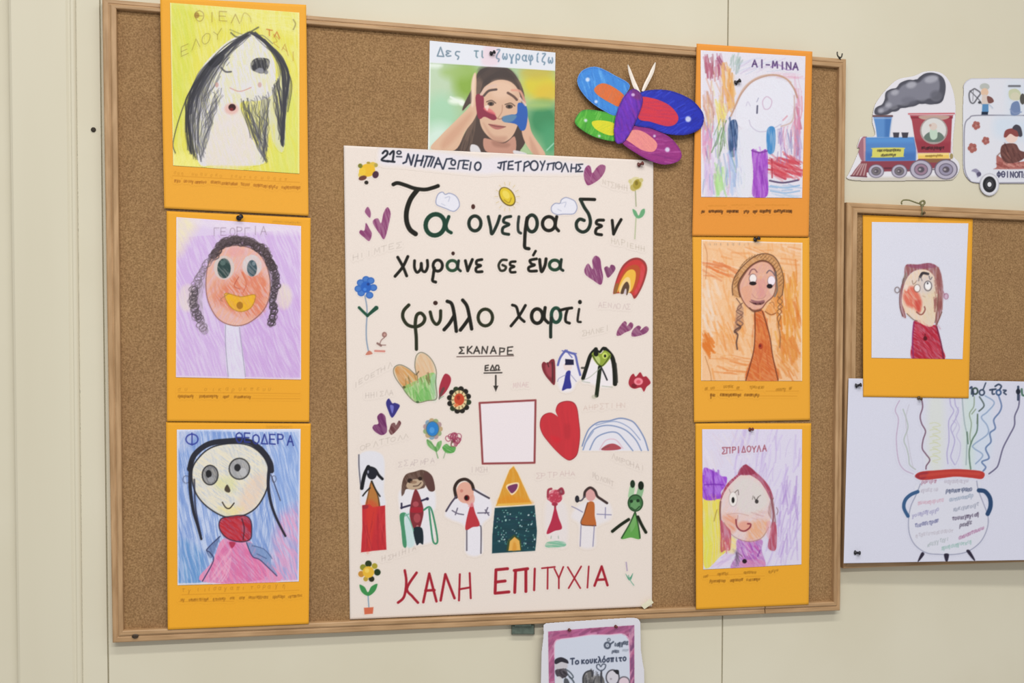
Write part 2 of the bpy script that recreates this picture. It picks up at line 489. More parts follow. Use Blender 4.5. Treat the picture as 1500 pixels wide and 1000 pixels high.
GL = {k: _g(v) for k, v in {
    'Α': '0,0 .35,1 .7,0;.13,.38 .57,.38', 'Β': '0,0 0,1 .45,.95 .5,.7 0,.52 .6,.4 .55,.05 0,0', 'Γ': '.05,0 .05,1 .65,1',
    'Δ': '0,0 .35,1 .7,0 0,0', 'Ε': '.6,1 0,1 0,0 .62,0;0,.5 .5,.5', 'Ζ': '0,1 .65,1 0,0 .65,0', 'Η': '0,0 0,1;.62,0 .62,1;0,.5 .62,.5',
    'Θ': '.35,1 .05,.8 0,.4 .2,.02 .5,.02 .7,.4 .65,.8 .35,1;.1,.5 .6,.5', 'Ι': '.3,0 .3,1', 'Κ': '0,0 0,1;.6,1 0,.45 .62,0', 'Λ': '0,0 .35,1 .7,0',
    'Μ': '0,0 .08,1 .35,.3 .62,1 .7,0', 'Ν': '0,0 0,1 .62,0 .62,1', 'Ο': '.35,1 .05,.8 0,.4 .2,.02 .5,.02 .7,.4 .65,.8 .35,1',
    'Π': '.02,0 .02,1;-.02,1 .68,1;.62,1 .62,0', 'Ρ': '0,0 0,1;0,1 .5,.95 .6,.72 .45,.5 0,.48', 'Σ': '.65,1 0,1 .4,.52 0,0 .65,0',
    'Τ': '0,1 .7,1;.35,1 .35,0', 'Υ': '0,1 .35,.5 .7,1;.35,.5 .35,0', 'Φ': '.35,1.05 .35,-.05;.35,.85 .05,.7 .05,.3 .35,.15 .65,.3 .65,.7 .35,.85',
    'Χ': '0,1 .65,0;.65,1 0,0', 'Ω': '0,0 .2,0 .05,.4 .15,.9 .35,1 .55,.9 .65,.4 .5,0 .7,0', '-': '.1,.45 .55,.45', 'Ξ': '0,1 .6,1;.1,.5 .5,.5;0,0 .6,0',
    'α': '.6,.62 .45,.1 .25,0 .02,.15 .02,.45 .25,.62 .45,.5 .55,.05 .65,0', 'η': '.05,.62 .08,0;.08,.45 .35,.65 .5,.4 .48,-.3', 'γ': '0,.6 .3,.1 .55,.6;.3,.1 .2,-.35 .35,-.35 .3,.1', 'ε': '.5,.55 .15,.62 .05,.45 .3,.33 .02,.18 .15,0 .52,.06',
    'ζ': '.1,.95 .5,.95 .1,.4 .05,.05 .4,-.05 .3,-.3', 'ι': '.3,.62 .28,.1 .42,0', 'ί': '.3,.62 .28,.1 .42,0;.3,.8 .42,1', 'κ': '.05,.62 .05,0;.55,.62 .08,.3 .58,0', 'λ': '.05,1 .2,.95 .6,0;.32,.62 0,0',
    'ό': '.3,.62 .02,.45 .05,.1 .35,0 .6,.2 .55,.5 .3,.62;.3,.8 .42,1.05', 'ο': '.3,.62 .02,.45 .05,.1 .35,0 .6,.2 .55,.5 .3,.62', 'π': '0,.6 .65,.6;.15,.6 .12,0;.5,.6 .48,0', 'ρ': '.05,-.35 .05,.4 .3,.62 .58,.4 .4,.02 .08,.15',
    'σ': '.65,.6 .3,.6 .02,.35 .15,.02 .45,.05 .55,.35 .35,.58', 'ς': '.5,.6 .15,.58 .08,.25 .4,.05 .3,-.25', 'τ': '.02,.6 .6,.6;.3,.6 .28,.1 .45,0', 'υ': '.05,.6 .1,.1 .35,0 .55,.25 .55,.62', 'φ': '.1,.6 .02,.2 .3,0 .6,.25 .45,.6 .3,.3 .28,-.4', 'ω': '.1,.6 .0,.2 .15,0 .32,.3 .45,0 .65,.2 .58,.6',
    'Δ': '0,0 .35,1 .7,0 0,0', 'φ': '.1,.6 .02,.2 .3,0 .6,.25 .45,.6 .3,.3 .28,-.4'}.items()}
# ------------------------------------------------------------------ wall
Z0, Z1 = 0.0, 2.9


def upright(xa, ya, xb, yb):
    """x at floor and ceiling height of an upright line seen through two photo pixels"""
    a, b = P(xa, ya), P(xb, yb)
    k = (b[0] - a[0]) / (b[2] - a[2])
    return a[0] + k * (Z0 - a[2]), a[0] + k * (Z1 - a[2])


def wall_profile(cols):
    """cols: list of ((x at floor, x at ceiling), y)"""
    co = []; fc = []
    for (xb, xt), y in cols:
        co.append((xb, y, Z0)); co.append((xt, y, Z1))
    for i in range(len(cols) - 1):
        fc.append((2 * i, 2 * i + 2, 2 * i + 3, 2 * i + 1))
    return co, fc


def shift(l, d): return (l[0] + d, l[1] + d)


s1 = upright(14, 0, 26.6, 900); s2 = upright(101.5, 0, 111, 900); s3 = upright(146.5, 0, 158.4, 960); s4 = upright(1066.5, 30, 1058, 960)
g = 0.0012
cols = [((-2.4, -2.4), 0.004), (shift(s1, -g), 0.004), (shift(s1, -g), 0.0), (shift(s3, -g), 0.0), (shift(s3, -g * .4), 0.005), (shift(s3, g * .4), 0.005), (shift(s3, g), 0.0)]
cols += [(shift(s4, -g), 0.0), (shift(s4, -g * .4), 0.005), (shift(s4, g * .4), 0.005), (shift(s4, g), 0.0), ((2.8, 2.8), 0.0)]
co, fc = wall_profile(cols)
n = len(co); co += [(x, 0.06, z) for x, y, z in co]                 # thickness behind
fc += [(n + 0, n + 1, n + n - 1, n + n - 2), (0, 1, n + 1, n), (n - 2, n + n - 2, n + n - 1, n - 1)]
wall = link_mesh('wall_back', co, fc, M['wall']); wall['kind'] = 'structure'
# the cover board on the left with a rounded bead along its right edge
bead = [(shift(s1, 0.0), 0.0), (shift(s1, 0.0), -0.004), (shift(s1, 0.003), -0.0055), (shift(s2, -0.004), -0.0055), (shift(s2, -0.001), -0.0035), (shift(s2, 0.0012), -0.0035)]
for i in range(9):
    a = math.pi * i / 8
    bead.append((shift(s2, 0.0012 + 0.0035 * (1 - math.cos(a))), -0.0035 * (1 - i / 8) - 0.0028 * math.sin(a)))
bead.append((shift(s2, 0.009), 0.0))
co, fc = wall_profile(bead)
tr = link_mesh('trim_1', co, fc, M['trim']); tr['kind'] = 'structure'


# ------------------------------------------------------------------ pinboards
RAIL = [(0, 0), (0, .0135), (.05, .0152), (.12, .0158), (.42, .0160), (.47, .0152), (.53, .0152), (.58, .0168), (.68, .0178), (.90, .0178), (.97, .0172), (1, .0160), (1, .006)]


def rail(root, o0, o1, i0, i1, mat, t0=(0.0, 0.0), t1=(1.0, 1.0)):
    """mitred frame rail between outer corners o0,o1 and inner corners i0,i1 (points on the wall plane)"""
    rows = []
    for t in (t0, t1):
        a = o0 * (1 - t[0]) + o1 * t[0]; b = i0 * (1 - t[1]) + i1 * t[1]
        rows.append([a * (1 - u) + b * u + np.array([0, -d, 0]) for u, d in RAIL])
    co = rows[0] + rows[1]; m = len(RAIL)
    fc = [(i, i + 1, m + i + 1, m + i) for i in range(m - 1)] + [tuple(range(m)), tuple(range(2 * m - 1, m - 1, -1))]
    o = link_mesh('frame_rail', co, fc, mat, root)
    bm = bmesh.new(); bm.from_mesh(o.data); bmesh.ops.recalc_face_normals(bm, faces=bm.faces); bm.to_mesh(o.data); bm.free()
    return o


def flat(p):
    p = p.copy(); p[1] = 0; return p


def pinboard(label, out, inn, breaks=()):
    root = empty('pinboard', (float((out[2][0] + out[3][0]) / 2), 0, float(min(out[2][2], out[3][2]))), label, 'pinboard')
    q = [p + np.array([0, -.0100, 0]) for p in inn]; b = [p + np.array([0, -.0005, 0]) for p in inn]
    ex = [(q[i] - q[(i + 2) % 4]) * 0.004 for i in range(4)]          # tucks under the rails
    co = [q[i] + ex[i] for i in range(4)] + [b[i] + ex[i] for i in range(4)]
    link_mesh('cork_panel', co, [(3, 2, 1, 0), (0, 1, 5, 4), (1, 2, 6, 5), (2, 3, 7, 6), (3, 0, 4, 7), (4, 5, 6, 7)], M['cork'], root)
    for k in range(4):
        j = (k + 1) % 4; mt = M['wood_h'] if k % 2 == 0 else M['wood_v']
        cuts = [(0.0, 0.0), *[c for e, c in breaks if e == k], (1.0, 1.0)]
        for a, c in zip(cuts[:-1], cuts[1:]):
            rail(root, out[k], out[j], inn[k], inn[j], mt, tuple(v + (0.0007 if a[0] > 0 else 0) for v in a), tuple(v - (0.0007 if c[0] < 1 else 0) for v in c))
    return root


fx = lambda x, y, d=.0165: flat(P(x, y, d))
outA = [fx(149, -2.5), fx(1240.5, 86), fx(1231.5, 894.5), fx(164.5, 942)]
innA = [fx(170.5, 12.8), fx(1229, 98.8), fx(1221, 881), fx(181, 923)]
boardA = pinboard('large cork pinboard with pine frame carrying the poster and six orange drawing cards', outA, innA, [(2, (.1185, .1112))])
sc_p = P(198, 931.5, .0178)
a = np.linspace(0, 2 * math.pi, 13)[:-1]
ring = lambda c, r, d: [c + np.array([r * math.cos(t), -d, r * .7 * math.sin(t)]) for t in a]
link_mesh('screw', ring(sc_p, .0045, -.001) + ring(sc_p, .0045, .0004) + ring(sc_p, .003, .0012),
          [(i, (i + 1) % 12, 12 + (i + 1) % 12, 12 + i) for i in range(12)] + [(12 + i, 12 + (i + 1) % 12, 24 + (i + 1) % 12, 24 + i) for i in range(12)] + [tuple(range(24, 36))],
          M['screw'], boardA)
oTL, oBL = fx(1241.5, 296), fx(1236.5, 833)
dT = fx(1500, 308.2) - oTL; dT = dT / np.linalg.norm(dT); dB = fx(1500, 833) - oBL; dB = dB / np.linalg.norm(dB)
dB = dT
outB = [oTL, oTL + dT * .92, oBL + dB * .92, oBL]
iTL, iBL = fx(1256, 311.5), fx(1250.5, 815)
innB = [iTL, iTL + dT * .886, iBL + dB * .886, iBL]
boardB = pinboard('smaller cork pinboard with pine frame at the right, below the train pictures', outB, innB)


# small green-grey hanger under the big board
def box_between(c0, c1, d0, d1, name, mat, root=None, loc=None, top_in=0.0):
    """c0 = upper left pixel, c1 = lower right pixel"""
    pts = []
    for d, k in ((d0, 0), (d1, top_in)):
        for x, y in ((c0[0] + k, c0[1] + k * .3), (c1[0] - k, c0[1] + k * .3), (c1[0] - k, c1[1] - k), (c0[0] + k, c1[1] - k)):
            pts.append(P(x, y, d))
    fc = [(7, 6, 5, 4), (0, 1, 5, 4), (1, 2, 6, 5), (2, 3, 7, 6), (3, 0, 4, 7), (0, 3, 2, 1)]
    return link_mesh(name, pts, fc, mat, root, loc)


hg = empty('hanger_bracket', [float(v) for v in P(766, 929.5, 0.0)], 'small dark green-grey metal tab under the bottom edge of the big pinboard', 'bracket')
box_between((749, 914.5), (783, 929), 0.0, .009, 'plate', M['clip'], hg, top_in=1.2)
box_between((753, 912), (779, 918), .0, .0125, 'lip', M['clip'], hg, top_in=.8)
# ------------------------------------------------------------------ orange cards with children's drawings
def drawing_card(label, quad, depth, base, squad, sbase, seed, draw, caption, curl=0.0012):
    c = Sheet(quad, depth, base, 1.0, curl=curl, seed=seed)
    root = empty('drawing_card', [float(v) for v in c.corner()], label, 'drawing', None)
    if caption:
        c.part('caption', dil=2); caption(c)
    c.build('backing_card', M['card'], root, step=4, thick=.0003)
    # the drawing paper, glued on: depth follows the card
    Hi = c.Hi; dd = []
    for x, y in squad:
        v = Hi @ np.array([x, y, 1]); dd.append(float(c.D(np.array(v[0] / v[2]), np.array(v[1] / v[2]))) + .0004)
    d = Sheet(squad, dd, sbase, 1.15, curl=0.0, seed=seed + 50); d.grain = 0.32
    # follow the card's curl exactly
    def DD(S, T, d=d, c=c):
        w = d.H[2, 0] * S + d.H[2, 1] * T + 1
        U = (d.H[0, 0] * S + d.H[0, 1] * T + d.H[0, 2]) / w; V = (d.H[1, 0] * S + d.H[1, 1] * T + d.H[1, 2]) / w
        k = c.Hi[2, 0] * U + c.Hi[2, 1] * V + c.Hi[2, 2]
        return c.D((c.Hi[0, 0] * U + c.Hi[0, 1] * V + c.Hi[0, 2]) / k, (c.Hi[1, 0] * U + c.Hi[1, 1] * V + c.Hi[1, 2]) / k) + .0005
    d.D = DD
    draw(d)
    d.build('drawing', M['wax'], root, thick=.0002, patch_root=None)
    return root


INK = '7a4a10'


def lettered(c, rows, col=INK, a=.55, w=1.0):
    for t, x0, y0, x1, y1, h in rows: c.text(t, x0, y0, x1, y1, h, col, w, a, jit=.08)


def ruled(c, rows, col='b87414', a=.5):
    for x0, y0, x1, y1 in rows: c.S_([(x0, y0), (x1, y1)], .9, col, a)


def cap1(c):
    c.at(235, 240, 6.818)
    for x in (130, 165, 210, 310, 345, 400, 440, 500, 545, 590, 700, 745, 785, 830, 890, 940, 1000, 1070, 1130, 1190, 1240): c.scrawl([(x, 95 + x * .055, x + 26, 97 + x * .055)], 32, 'a06410', 1.0, .5)
    ruled(c, [(120, 118, 700, 150), (700, 150, 1390, 185)])
    c.scrawl([(140, 180, 200, 182), (230, 180, 330, 186), (340, 190, 460, 196), (500, 195, 770, 215), (800, 215, 890, 220), (930, 222, 1170, 244), (1210, 245, 1400, 252)], 30, '8a4a10', 1.3, .75)


def art1(d):
    d.sheet(); d.at(220, 0, 3.124)
    d.F([(90, 12), (683, 58), (683, 795), (105, 757)], 'e0d955', .95, False, (80, .5, 2.2, 20))
    d.F([(90, 12), (200, 20), (190, 330), (150, 560), (100, 600)], 'ccd64c', .6, True, (75, .5, 2, 20), aa=14)
    d.F([(100, 14), (683, 60), (683, 170), (560, 130), (300, 60)], 'e8e49a', .7, True, (10, .5, 2, 20), aa=16)
    d.F([(600, 480), (690, 460), (690, 800), (560, 790)], 'd6dc6c', .7, True, (80, .5, 2, 20), aa=10)
    d.F([(105, 700), (240, 720), (240, 765), (100, 757)], 'efe98a', .8, True, aa=8)
    d.S_([(92, 15), (105, 755)], 2.5, 'f3ecb8', .7, False); d.S_([(680, 60), (681, 792)], 3, 'f0e8a4', .6, False)
    d.part('name_lettering', dil=1)
    d.text('ΘΙΕΛ', 205, 92, 420, 105, 44, '8a6a34', 1.3, .55, .1)
    d.S_([(415, 100), (430, 60), (455, 75), (462, 100)], 1.2, '8a6a34', .4)
    d.text('ΕΛΟΥ', 135, 255, 335, 165, 44, '7c6a2e', 1.2, .5, .1)
    d.text('ΤΛ', 530, 160, 600, 175, 26, 'c06a2c', 1.8, .7); d.text('ΣΑΙ', 560, 195, 680, 300, 40, 'a8742c', 1.3, .5)
    d.S_([(655, 90), (665, 110), (655, 135)], 2, '6a5a34', .5); d.E(213, 70, 12, 14, '8a5a1c', a=.6)
    d.part('portrait')
    d.F([(455, 150), (510, 185), (560, 260), (575, 340), (560, 430), (500, 460), (415, 470), (430, 540), (470, 640), (520, 748), (300, 755), (232, 756), (205, 690), (185, 600), (175, 500), (195, 390), (250, 290), (340, 200), (400, 165)], 'dddade', 1, True)
    d.F([(600, 330), (640, 360), (625, 500), (610, 690), (560, 640), (540, 480)], 'd3d2cf', .7, True, (85, .5))
    d.F([(330, 510), (420, 520), (480, 740), (250, 745)], 'e3d8d4', .8, True, aa=8)
    d.hair([(450, 150), (330, 250), (240, 380), (190, 520), (215, 740)], [(440, 165), (290, 270), (190, 400), (160, 520), (170, 680)], 34, 1.6, '2c2c34', .75, 7)
    d.hair([(440, 170), (350, 260), (250, 400), (225, 560), (240, 740)], [(400, 180), (300, 280), (220, 420), (195, 560), (205, 700)], 16, 1.4, '3a3a42', .6, 8)
    d.hair([(300, 440), (260, 520), (235, 650), (228, 750)], [(340, 440), (310, 490), (290, 540), (262, 640)], 12, 1.3, '55555e', .5, 9)
    d.F([(265, 290), (310, 255), (340, 250), (330, 280), (290, 310)], '1e1e26', .9)
    d.hair([(460, 150), (540, 210), (600, 320), (610, 480), (605, 660)], [(480, 150), (575, 230), (635, 340), (620, 480), (600, 640)], 22, 1.6, '2e2e36', .75, 6)
    d.hair([(560, 400), (565, 470), (580, 560), (600, 670)], [(590, 360), (610, 450), (615, 560), (608, 660)], 16, 1.7, '383840', .75, 6)
    d.hair([(415, 460), (430, 530), (470, 640), (525, 740)], [(450, 480), (480, 560), (510, 660), (530, 730)], 16, 1.5, '3c3c48', .7, 8)
    d.hair([(450, 470), (470, 560), (500, 650), (510, 740)], [(545, 440), (540, 540), (530, 620), (525, 690)], 14, 1.3, '5a5a68', .55, 10)
    d.S_([(240, 450), (290, 400), (320, 350)], 1.2, '44444c', .5)
    d.S_([(455, 150), (350, 205), (255, 300), (190, 400), (140, 520), (105, 650), (115, 700)], 1.4, '2f2f38', .8)
    d.S_([(460, 148), (560, 225), (620, 310), (648, 390), (630, 510)], 1.4, '2f2f38', .7)
    d.S_([(370, 150), (400, 170), (450, 150), (495, 125)], 2.4, '4a4a3a', .7)
    d.hair([(455, 160), (400, 230), (330, 330), (280, 440), (250, 560), (235, 720)], [(450, 150), (300, 270), (200, 420), (165, 560), (175, 690)], 22, 1.3, '3e3e48', .6, 9)
    d.hair([(250, 430), (235, 520), (222, 620), (228, 750)], [(330, 400), (300, 480), (280, 560), (240, 680)], 16, 1.2, '50505c', .6, 12)
    d.F([(450, 460), (545, 440), (545, 600), (520, 720), (490, 640)], 'd4d2d0', .55, True, (85, .6, 2, 14), aa=4)
    d.hair([(430, 460), (450, 540), (490, 650), (528, 740)], [(545, 430), (540, 520), (535, 600), (525, 700)], 26, 1.3, '44444e', .6, 12)
    d.hair([(500, 180), (570, 270), (590, 400), (590, 560), (598, 650)], [(470, 150), (600, 260), (640, 380), (618, 520), (606, 660)], 16, 1.3, '3a3a44', .6, 8)
    d.S_([(465, 150), (490, 160), (520, 165), (560, 200)], 1.4, '55555a', .6); d.S_([(430, 160), (400, 150), (365, 135)], 1.2, '55553c', .5)
    d.F([(462, 285), (490, 265), (540, 270), (545, 300), (520, 335), (485, 330), (462, 315)], '26262e', .92, True, (70, .5, 2, 8))
    d.E(505, 298, 30, 26, '2e2e36', 0, .6); d.E(503, 322, 16, 12, '8d8d97', 0, .9); d.E(530, 330, 10, 10, '77777f', 0, .8)
    d.S_([(325, 310), (345, 328), (370, 328)], 2.6, '44434c', .8); d.S_([(350, 300), (362, 285)], 1.2, '6a6a70', .6)
    d.E(305, 388, 8, 12, 'c79a92', 0, .8); d.E(501, 388, 9, 12, 'c8a0a0', 0, .8)
    d.S_([(365, 402), (410, 418), (462, 400)], 1.4, 'cf9a92', .9)
    d.E(372, 498, 32, 26, 'e0b0a8', 0, .8, aa=4); d.E(375, 491, 17, 16, '3a1418'); d.E(372, 500, 9, 7, '8a2028', 0, .8)


def cap2(c):
    c.at(240, 545, 6.818)
    for x in (140, 205, 400, 480, 540, 610, 670, 740, 800, 860, 920, 980, 1040): c.scrawl([(x, 185, x + 34, 185)], 38, '96600f', 1.1, .5)
    ruled(c, [(140, 200, 600, 205), (600, 205, 1360, 215), (880, 262, 1360, 265)])
    c.scrawl([(140, 248, 300, 250), (350, 250, 545, 252), (590, 252, 650, 252), (700, 256, 870, 258)], 26, '84500c', 1.4, .8)
    c.part('printed_note'); c.at(220, 300, 3.124); c.scrawl([(560, 78, 690, 86)], 8, '9a6a20', 1, .4)


def art2(d):
    d.sheet(); d.at(220, 300, 3.124)
    d.F([(118, 60), (692, 100), (692, 800), (115, 790)], 'd9c8e8', .9, False)
    d.F([(120, 150), (692, 110), (692, 790), (115, 780)], 'c8a2de', .62, False, (70, .85, 1.8, 26))
    d.F([(420, 560), (690, 420), (690, 770), (440, 780)], 'c294d6', .4, True, (60, .8, 1.8, 22), aa=14)
    d.F([(118, 60), (220, 68), (170, 160), (120, 230)], 'ece2bb', .85, True, (60, .3), aa=18)
    d.F([(200, 64), (692, 100), (692, 135), (300, 110)], 'e6dcea', .7, True, aa=9)
    d.E(172, 425, 42, 62, 'e3d6cf', 0, .8, (80, .3), aa=6); d.E(612, 420, 34, 58, 'e3d6c4', 0, .8, (80, .3), aa=6)
    d.S_([(119, 62), (116, 790)], 3, 'efe6ee', .8, False); d.S_([(691, 100), (691, 800)], 3, 'ebdff0', .7, False); d.S_([(116, 788), (690, 798)], 2.5, 'ecd2da', .8, False)
    d.part('name_lettering', dil=1); d.text('ΓΕΩΡΓΙΑ', 285, 140, 540, 136, 36, '8a7488', 1.3, .55, .08)
    d.part('portrait')
    d.F([(345, 545), (405, 545), (412, 600), (435, 786), (357, 785), (345, 640)], 'dcd8ea', 1); d.S_([(345, 550), (345, 640), (357, 785)], 1.2, '8c84a0', .7); d.S_([(408, 560), (414, 610), (436, 786)], 1.2, '8c84a0', .7)
    d.F([(400, 185), (490, 215), (540, 300), (548, 400), (520, 480), (450, 540), (380, 552), (310, 520), (265, 440), (255, 350), (270, 260), (320, 205)], 'e2ad9a', 1)
    d.F([(420, 300), (530, 330), (530, 470), (440, 520), (300, 430), (330, 380)], 'd86f4c', .7, True, (55, .8, 2, 14), aa=8)
    d.F([(270, 380), (340, 320), (330, 460), (280, 450)], 'd8805f', .5, True, (70, .7, 2, 12), aa=7)
    d.E(392, 215, 38, 22, 'e0a0a0', 0, .8, aa=4)
    d.S_([(400, 185), (490, 215), (540, 300), (548, 400), (520, 480), (450, 540), (380, 552), (310, 520), (265, 440), (255, 350), (270, 260), (320, 205)], 1.5, '8a5a50', .85, True, True)
    d.E(338, 287, 47, 55, 'cfc4c2', 0, .95); d.E(338, 290, 31, 46, '26403f'); d.E(333, 265, 12, 12, '5f7672', 0, .7)
    d.E(466, 278, 44, 50, 'd2ccd0', 0, .95); d.E(466, 290, 23, 38, '39505a'); d.E(474, 268, 8, 10, '8a98a0', 0, .7)
    d.S_([(405, 330), (385, 370), (410, 385)], 1.4, 'b0503c', .7); d.S_([(420, 310), (440, 360), (425, 400)], 1.6, 'c8603f', .6)
    d.F([(343, 405), (380, 410), (415, 420), (470, 410), (480, 420), (465, 465), (425, 487), (385, 480), (355, 450)], 'e6b01e'); d.E(410, 460, 15, 17, '9a6412', 0, .8)
    d.S_([(343, 405), (415, 420), (480, 412), (465, 465), (425, 487), (385, 480), (355, 450)], 1.2, 'a8781c', .8, True, True)
    d.S_([(330, 440), (322, 432), (360, 405)], 1.1, '9a6a5a', .7)
    d.F([(262, 270), (290, 205), (330, 160), (400, 145), (475, 158), (535, 205), (575, 290), (580, 400), (560, 430), (545, 330), (520, 250), (460, 200), (400, 188), (330, 200), (290, 240)], '5a4a4c', .7, True, (60, .5, 2, 10))
    d.F([(250, 290), (215, 370), (190, 440), (210, 530), (255, 580), (245, 500), (240, 420), (258, 340)], '9a8c98', .55, True, (70, .6, 2, 10))
    d.curls([(290, 235), (330, 180), (400, 165), (470, 180), (530, 225), (560, 285)], 17, 70, 1.5, '3c2f33', .75)
    d.curls([(300, 215), (340, 165), (400, 152), (470, 165), (540, 215)], 12, 34, 1.2, '5a4c50', .6)
    d.curls([(285, 235), (235, 310), (210, 380), (195, 440), (215, 510), (245, 570)], 18, 46, 1.1, '6d5f69', .6)
    d.curls([(200, 390), (200, 450), (225, 520)], 16, 20, 1.2, '4d434b', .7)
    d.curls([(560, 285), (578, 360), (562, 430), (565, 490), (557, 545)], 15, 44, 1.4, '40363c', .75)


def cap3(c):
    c.at(240, 845, 6.818)
    for i, x in enumerate((180, 240, 330, 390, 440, 490, 545, 600, 660, 720, 780, 860, 930, 985, 1040, 1110, 1180)): c.scrawl([(x, 150 - i * 3, x + 34, 150 - i * 3)], 40, '8a560f', 1.1, .55)
    ruled(c, [(180, 176, 700, 160), (700, 160, 1350, 130), (150, 244, 700, 240)])
    c.scrawl([(170, 240, 210, 238), (250, 236, 450, 230), (490, 230, 620, 226), (660, 222, 710, 220), (755, 220, 810, 216), (845, 214, 1040, 208), (1085, 208, 1210, 202), (1245, 204, 1385, 194)], 28, '8a560e', 1.4, .7)
    c.part('printed_note'); c.at(220, 600, 2.94); c.scrawl([(500, 76, 610, 76)], 8, '9a6a20', 1, .4)


def art3(d):
    d.sheet(); d.at(220, 600, 2.94)
    d.F([(115, 85), (648, 83), (640, 740), (117, 755)], 'c6d2ee', .9, False)
    d.F([(118, 95), (645, 95), (636, 730), (120, 745)], '7594d2', .74, False, (78, .9, 1.9, 26))
    d.F([(120, 110), (330, 90), (280, 150), (170, 220), (150, 600), (120, 700)], '6488cc', .42, True, (82, .8, 1.8, 22), aa=12)
    d.F([(440, 380), (520, 330), (530, 600), (470, 590)], '6888ca', .42, True, (100, .8, 1.8, 22), aa=8)
    d.F([(560, 460), (640, 420), (640, 730), (540, 740), (530, 580)], 'df9cc4', .8, True, (60, .6, 1.8, 18), aa=14)
    d.F([(520, 200), (640, 120), (640, 400), (560, 430)], '88a8e0', .5, True, (75, .8, 1.8, 22), aa=12)
    d.F([(118, 560), (230, 620), (220, 745), (118, 750)], '4f8ac6', .6, True, (85, .7, 2, 22), aa=9)
    d.F([(120, 95), (200, 88), (140, 180)], 'd8d8ea', .6, aa=8)
    d.S_([(117, 87), (118, 754)], 3, 'dfe0ee', .8, False); d.S_([(646, 84), (639, 740)], 3, 'dcdff0', .8, False); d.S_([(118, 752), (640, 738)], 2.5, 'e8dfe4', .8, False); d.S_([(116, 87), (647, 86)], 2, 'dfe0ee', .6, False)
    d.part('initial_letter', dil=1)
    d.O(180, 127, 26, 22, 2.2, '2f3c96', 0, .9); d.S_([(180, 100), (180, 152)], 2, '2f3c96', .9)
    d.part('portrait')
    d.F([(315, 555), (420, 560), (470, 620), (560, 737), (225, 740), (270, 650)], 'e58fb6', 1); d.F([(330, 570), (400, 580), (500, 720), (260, 735)], 'd2609a', .6, True, (50, .8, 1.8, 16))
    d.F([(300, 640), (350, 600), (330, 730), (260, 730)], 'efc0d2', .5, True, (120, .7))
    d.F([(300, 545), (262, 585), (240, 605), (262, 640), (285, 590)], '5c719f', .9); d.S_([(300, 545), (245, 600), (258, 615), (272, 650), (225, 738)], 1.6, '2a3058', .85)
    d.F([(415, 570), (470, 590), (520, 625), (520, 660), (548, 712), (520, 690), (470, 645), (440, 630)], '7b95c4', .95); d.S_([(415, 572), (440, 630), (475, 648), (545, 715)], 1.5, '2a3560', .85); d.S_([(440, 585), (490, 600), (525, 640)], 1.2, '3a4a78', .7); d.S_([(460, 620), (500, 640)], 1.2, '3a4a78', .7)
    d.F([(340, 570), (368, 572), (352, 596)], 'b03050', .95)
    face = [(180, 262), (215, 200), (270, 160), (350, 145), (430, 155), (490, 205), (512, 275), (495, 360), (440, 435), (345, 465), (255, 425), (195, 355)]
    d.F(face, 'e4dcc8', 1); d.F([(280, 300), (360, 290), (360, 350), (290, 340)], 'd8d88a', .5, aa=10); d.F([(430, 300), (500, 280), (450, 420), (370, 440)], 'e6c8b4', .7, aa=10); d.F([(290, 420), (400, 420), (350, 462)], 'e8d890', .6, aa=6)
    d.S_(face, 2.0, '22222a', .95, True, True)
    d.S_([(170, 255), (190, 195), (250, 148), (330, 135), (420, 135), (480, 175), (515, 225), (522, 262)], 8.0, '1d1d28', .95)
    d.S_([(175, 225), (172, 330), (185, 430), (205, 500), (220, 556)], 5.2, '1d1d28', .95, taper=(1.1, .7)); d.S_([(190, 300), (195, 420), (218, 540)], 2.5, '26263a', .8)
    d.S_([(515, 235), (508, 320), (520, 400), (545, 470), (582, 543)], 4.2, '20202e', .95, taper=(1.2, .8)); d.S_([(520, 280), (550, 360), (560, 390)], 1.6, '2a2a44', .8); d.S_([(480, 160), (512, 200)], 2, '20202e', .8)
    d.O(155, 300, 14, 16, 1.2, '3a3a50', 0, .6); d.O(533, 298, 9, 14, 1.2, '3a3a50', 0, .6)
    d.E(258, 281, 34, 42, '77777c'); d.O(258, 281, 34, 42, 1.8, '2c2c30'); d.E(252, 276, 13, 17, '1c1c20'); d.E(262, 300, 14, 12, 'a4a4a8', 0, .8)
    d.E(384, 254, 44, 45, '9b9b9f'); d.O(384, 254, 44, 45, 2.0, '3a3a3c'); d.E(376, 249, 14, 16, '222226'); d.E(400, 268, 16, 18, 'bcbcc0', 0, .8)
    d.F([(332, 322), (345, 345), (340, 356), (325, 352), (320, 340)], '4a4034'); d.S_([(311, 398), (325, 420), (342, 424), (361, 402)], 1.8, '33291f')
    d.F([(305, 470), (350, 458), (405, 455), (432, 475), (437, 520), (430, 558), (385, 568), (330, 552), (298, 510)], 'ae2030', 1); d.F([(310, 480), (390, 475), (380, 560), (310, 540)], 'c83038', .6, True, (30, .6))
    d.S_([(305, 470), (350, 458), (405, 455), (432, 475), (437, 520), (430, 558), (385, 568), (330, 552), (298, 510)], 1.7, '2e2238', .85, True, True); d.S_([(395, 470), (405, 510), (400, 560)], 1.6, '3a1a2a', .8)
    d.part('name_lettering', dil=1); d.text('ΘΕΟΔΕΡΑ', 366, 138, 622, 152, 40, '2a378c', 2.1, .95, .06)


def cap4(c):
    c.at(1020, 285, 8.824)
    c.scrawl([(150, 150, 400, 150), (450, 140, 700, 140), (760, 140, 1200, 142)], 16, 'b07018', .8, .35)
    c.scrawl([(65, 228, 105, 228), (150, 228, 345, 230), (390, 222, 545, 226), (610, 228, 680, 230), (725, 230, 790, 230), (820, 222, 965, 230), (1005, 226, 1240, 230)], 34, '4a2a0c', 1.9, .95)


